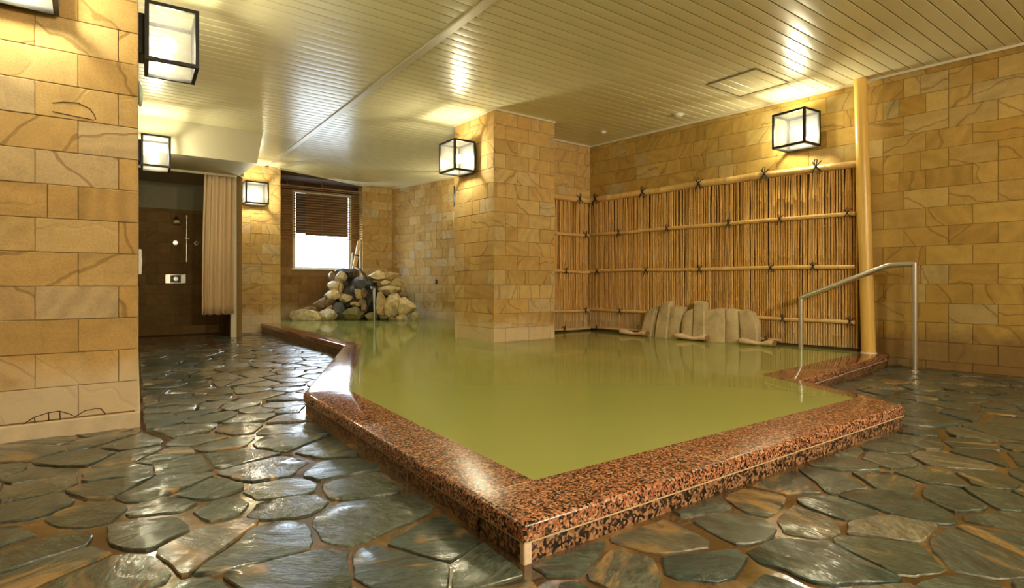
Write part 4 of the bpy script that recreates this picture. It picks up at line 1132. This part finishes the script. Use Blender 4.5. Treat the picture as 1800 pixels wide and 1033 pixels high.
obj('head', MB().tube([q+Vector((0,-0.07,0.05)),q+Vector((0,-0.085,0.0)),q+Vector((0,-0.09,-0.045))],[0.02,0.034,0.038],14), M['dark_plastic'], HD, 0.8)
obj('face', MB().tube([q+Vector((0,-0.09,-0.01)),q+Vector((0,-0.098,-0.05))],[0.041,0.044],14), plain('cream_plastic',(0.75,0.62,0.30),0.4), HD, 0.8)
for px, py, nm, lab, r_ in ((308.5,426.5,'shower_dial','round grey dial left of the shower rail',0.03),(345,427.5,'hose_outlet','chrome hose outlet right of the shower rail',0.028)):
    q = sh(px,py); T = thing(nm, lab, 'dial' if 'dial' in nm else 'outlet', q-Vector((0,0,0.03)))
    obj('rose', MB().tube([q,q+Vector((0,-0.012,0))],[r_*1.2,r_*1.1],16), M['steel'], T, 0.6)
    obj('cap', MB().tube([q+Vector((0,-0.012,0)),q+Vector((0,-0.05,0))],[r_*0.7,r_*0.6],14), M['chrome'], T, 0.6)
q = sh(308.5,490); CP = thing('shower_control', 'wide chrome shower control plate with a dark dial', 'shower control', q-Vector((0,0,0.07)))
obj('plate', bevel_mb(MB().box(q.x-0.135,q.x+0.135,q.y-0.014,q.y,q.z-0.068,q.z+0.068),0.006,2), M['steel'], CP)
obj('dial_panel', bevel_mb(MB().box(q.x-0.068,q.x+0.068,q.y-0.022,q.y-0.013,q.z-0.056,q.z+0.056),0.01,2), M['dark_plastic'], CP)
obj('dial', MB().tube([q+Vector((0,-0.022,0)),q+Vector((0,-0.05,0))],[0.036,0.03],18), M['steel'], CP, 0.6)
CR_ = thing('curtain_rail', 'pale curtain rail under the bulkhead', 'curtain rail', (1.0,8.50,2.16))
obj('track', MB().box(0.5,1.66,8.488,8.512,2.150,2.180), M['trim_white'], CR_)
CU = thing('shower_curtain', 'cream pleated shower curtain drawn to the right of the shower', 'curtain', (1.43,8.5,0.29))
mb = MB(); nu, nz = 72, 14
for j in range(nz+1):
    tz = j/nz; z = 2.15-(2.15-0.285)*tz
    wl = 1.262-0.035*tz-0.012*math.sin(tz*3.1); wr = 1.632-0.012*tz
    for i in range(nu+1):
        s = i/nu
        u = wl+(wr-wl)*s+0.006*math.sin(s*31+tz*2)
        am = 0.022+0.014*tz
        ph = 2*math.pi*(5.2*s+0.25*math.sin(s*7)+0.05*tz)
        v = 8.5-am*math.sin(ph)-0.3*am*math.sin(2.3*ph+1.0)
        mb.v.append((u, v, z+(0.008*math.sin(ph) if j == nz else 0)))
for j in range(nz):
    for i in range(nu):
        a = j*(nu+1)+i; mb.f.append((a,a+1,a+nu+2,a+nu+1))
o = obj('cloth', mb, M['curtain'], CU, 3.2)
sol = o.modifiers.new('thickness','SOLIDIFY'); sol.thickness = 0.003
for i in range(7):
    u = 1.275+0.34*i/6
    obj('hook', MB().cyl((u,8.5,2.14),(u,8.5,2.155),0.005,6), M['white_plastic'], CU)

# ---------------------------------------------------------------- small fixtures on the passage side of the left wall
x = lw(3.62)
T = thing('wall_thermometer', 'pale green oval thermometer on the edge of the left wall below the nearest lantern', 'thermometer', (x,3.62,1.64))
obj('case', MB().ball((x+0.010,3.62,1.705),0.066,16,10,(0.20,0.55,1.0)), M['pale_green_plastic'], T, 3.2)
obj('hanger', MB().cyl((x,3.62,1.775),(x+0.012,3.62,1.76),0.006,8), M['steel'], T)
x = lw(3.55)
T = thing('switch_plate', 'white plate on the edge of the left wall at mid height', 'plate', (x,3.55,0.745))
obj('plate', bevel_mb(MB().box(x-0.002,x+0.013,3.51,3.59,0.745,0.875),0.003,1), M['white_plastic'], T)
obj('button', MB().box(x+0.013,x+0.017,3.535,3.565,0.79,0.83), M['white_plastic'], T)
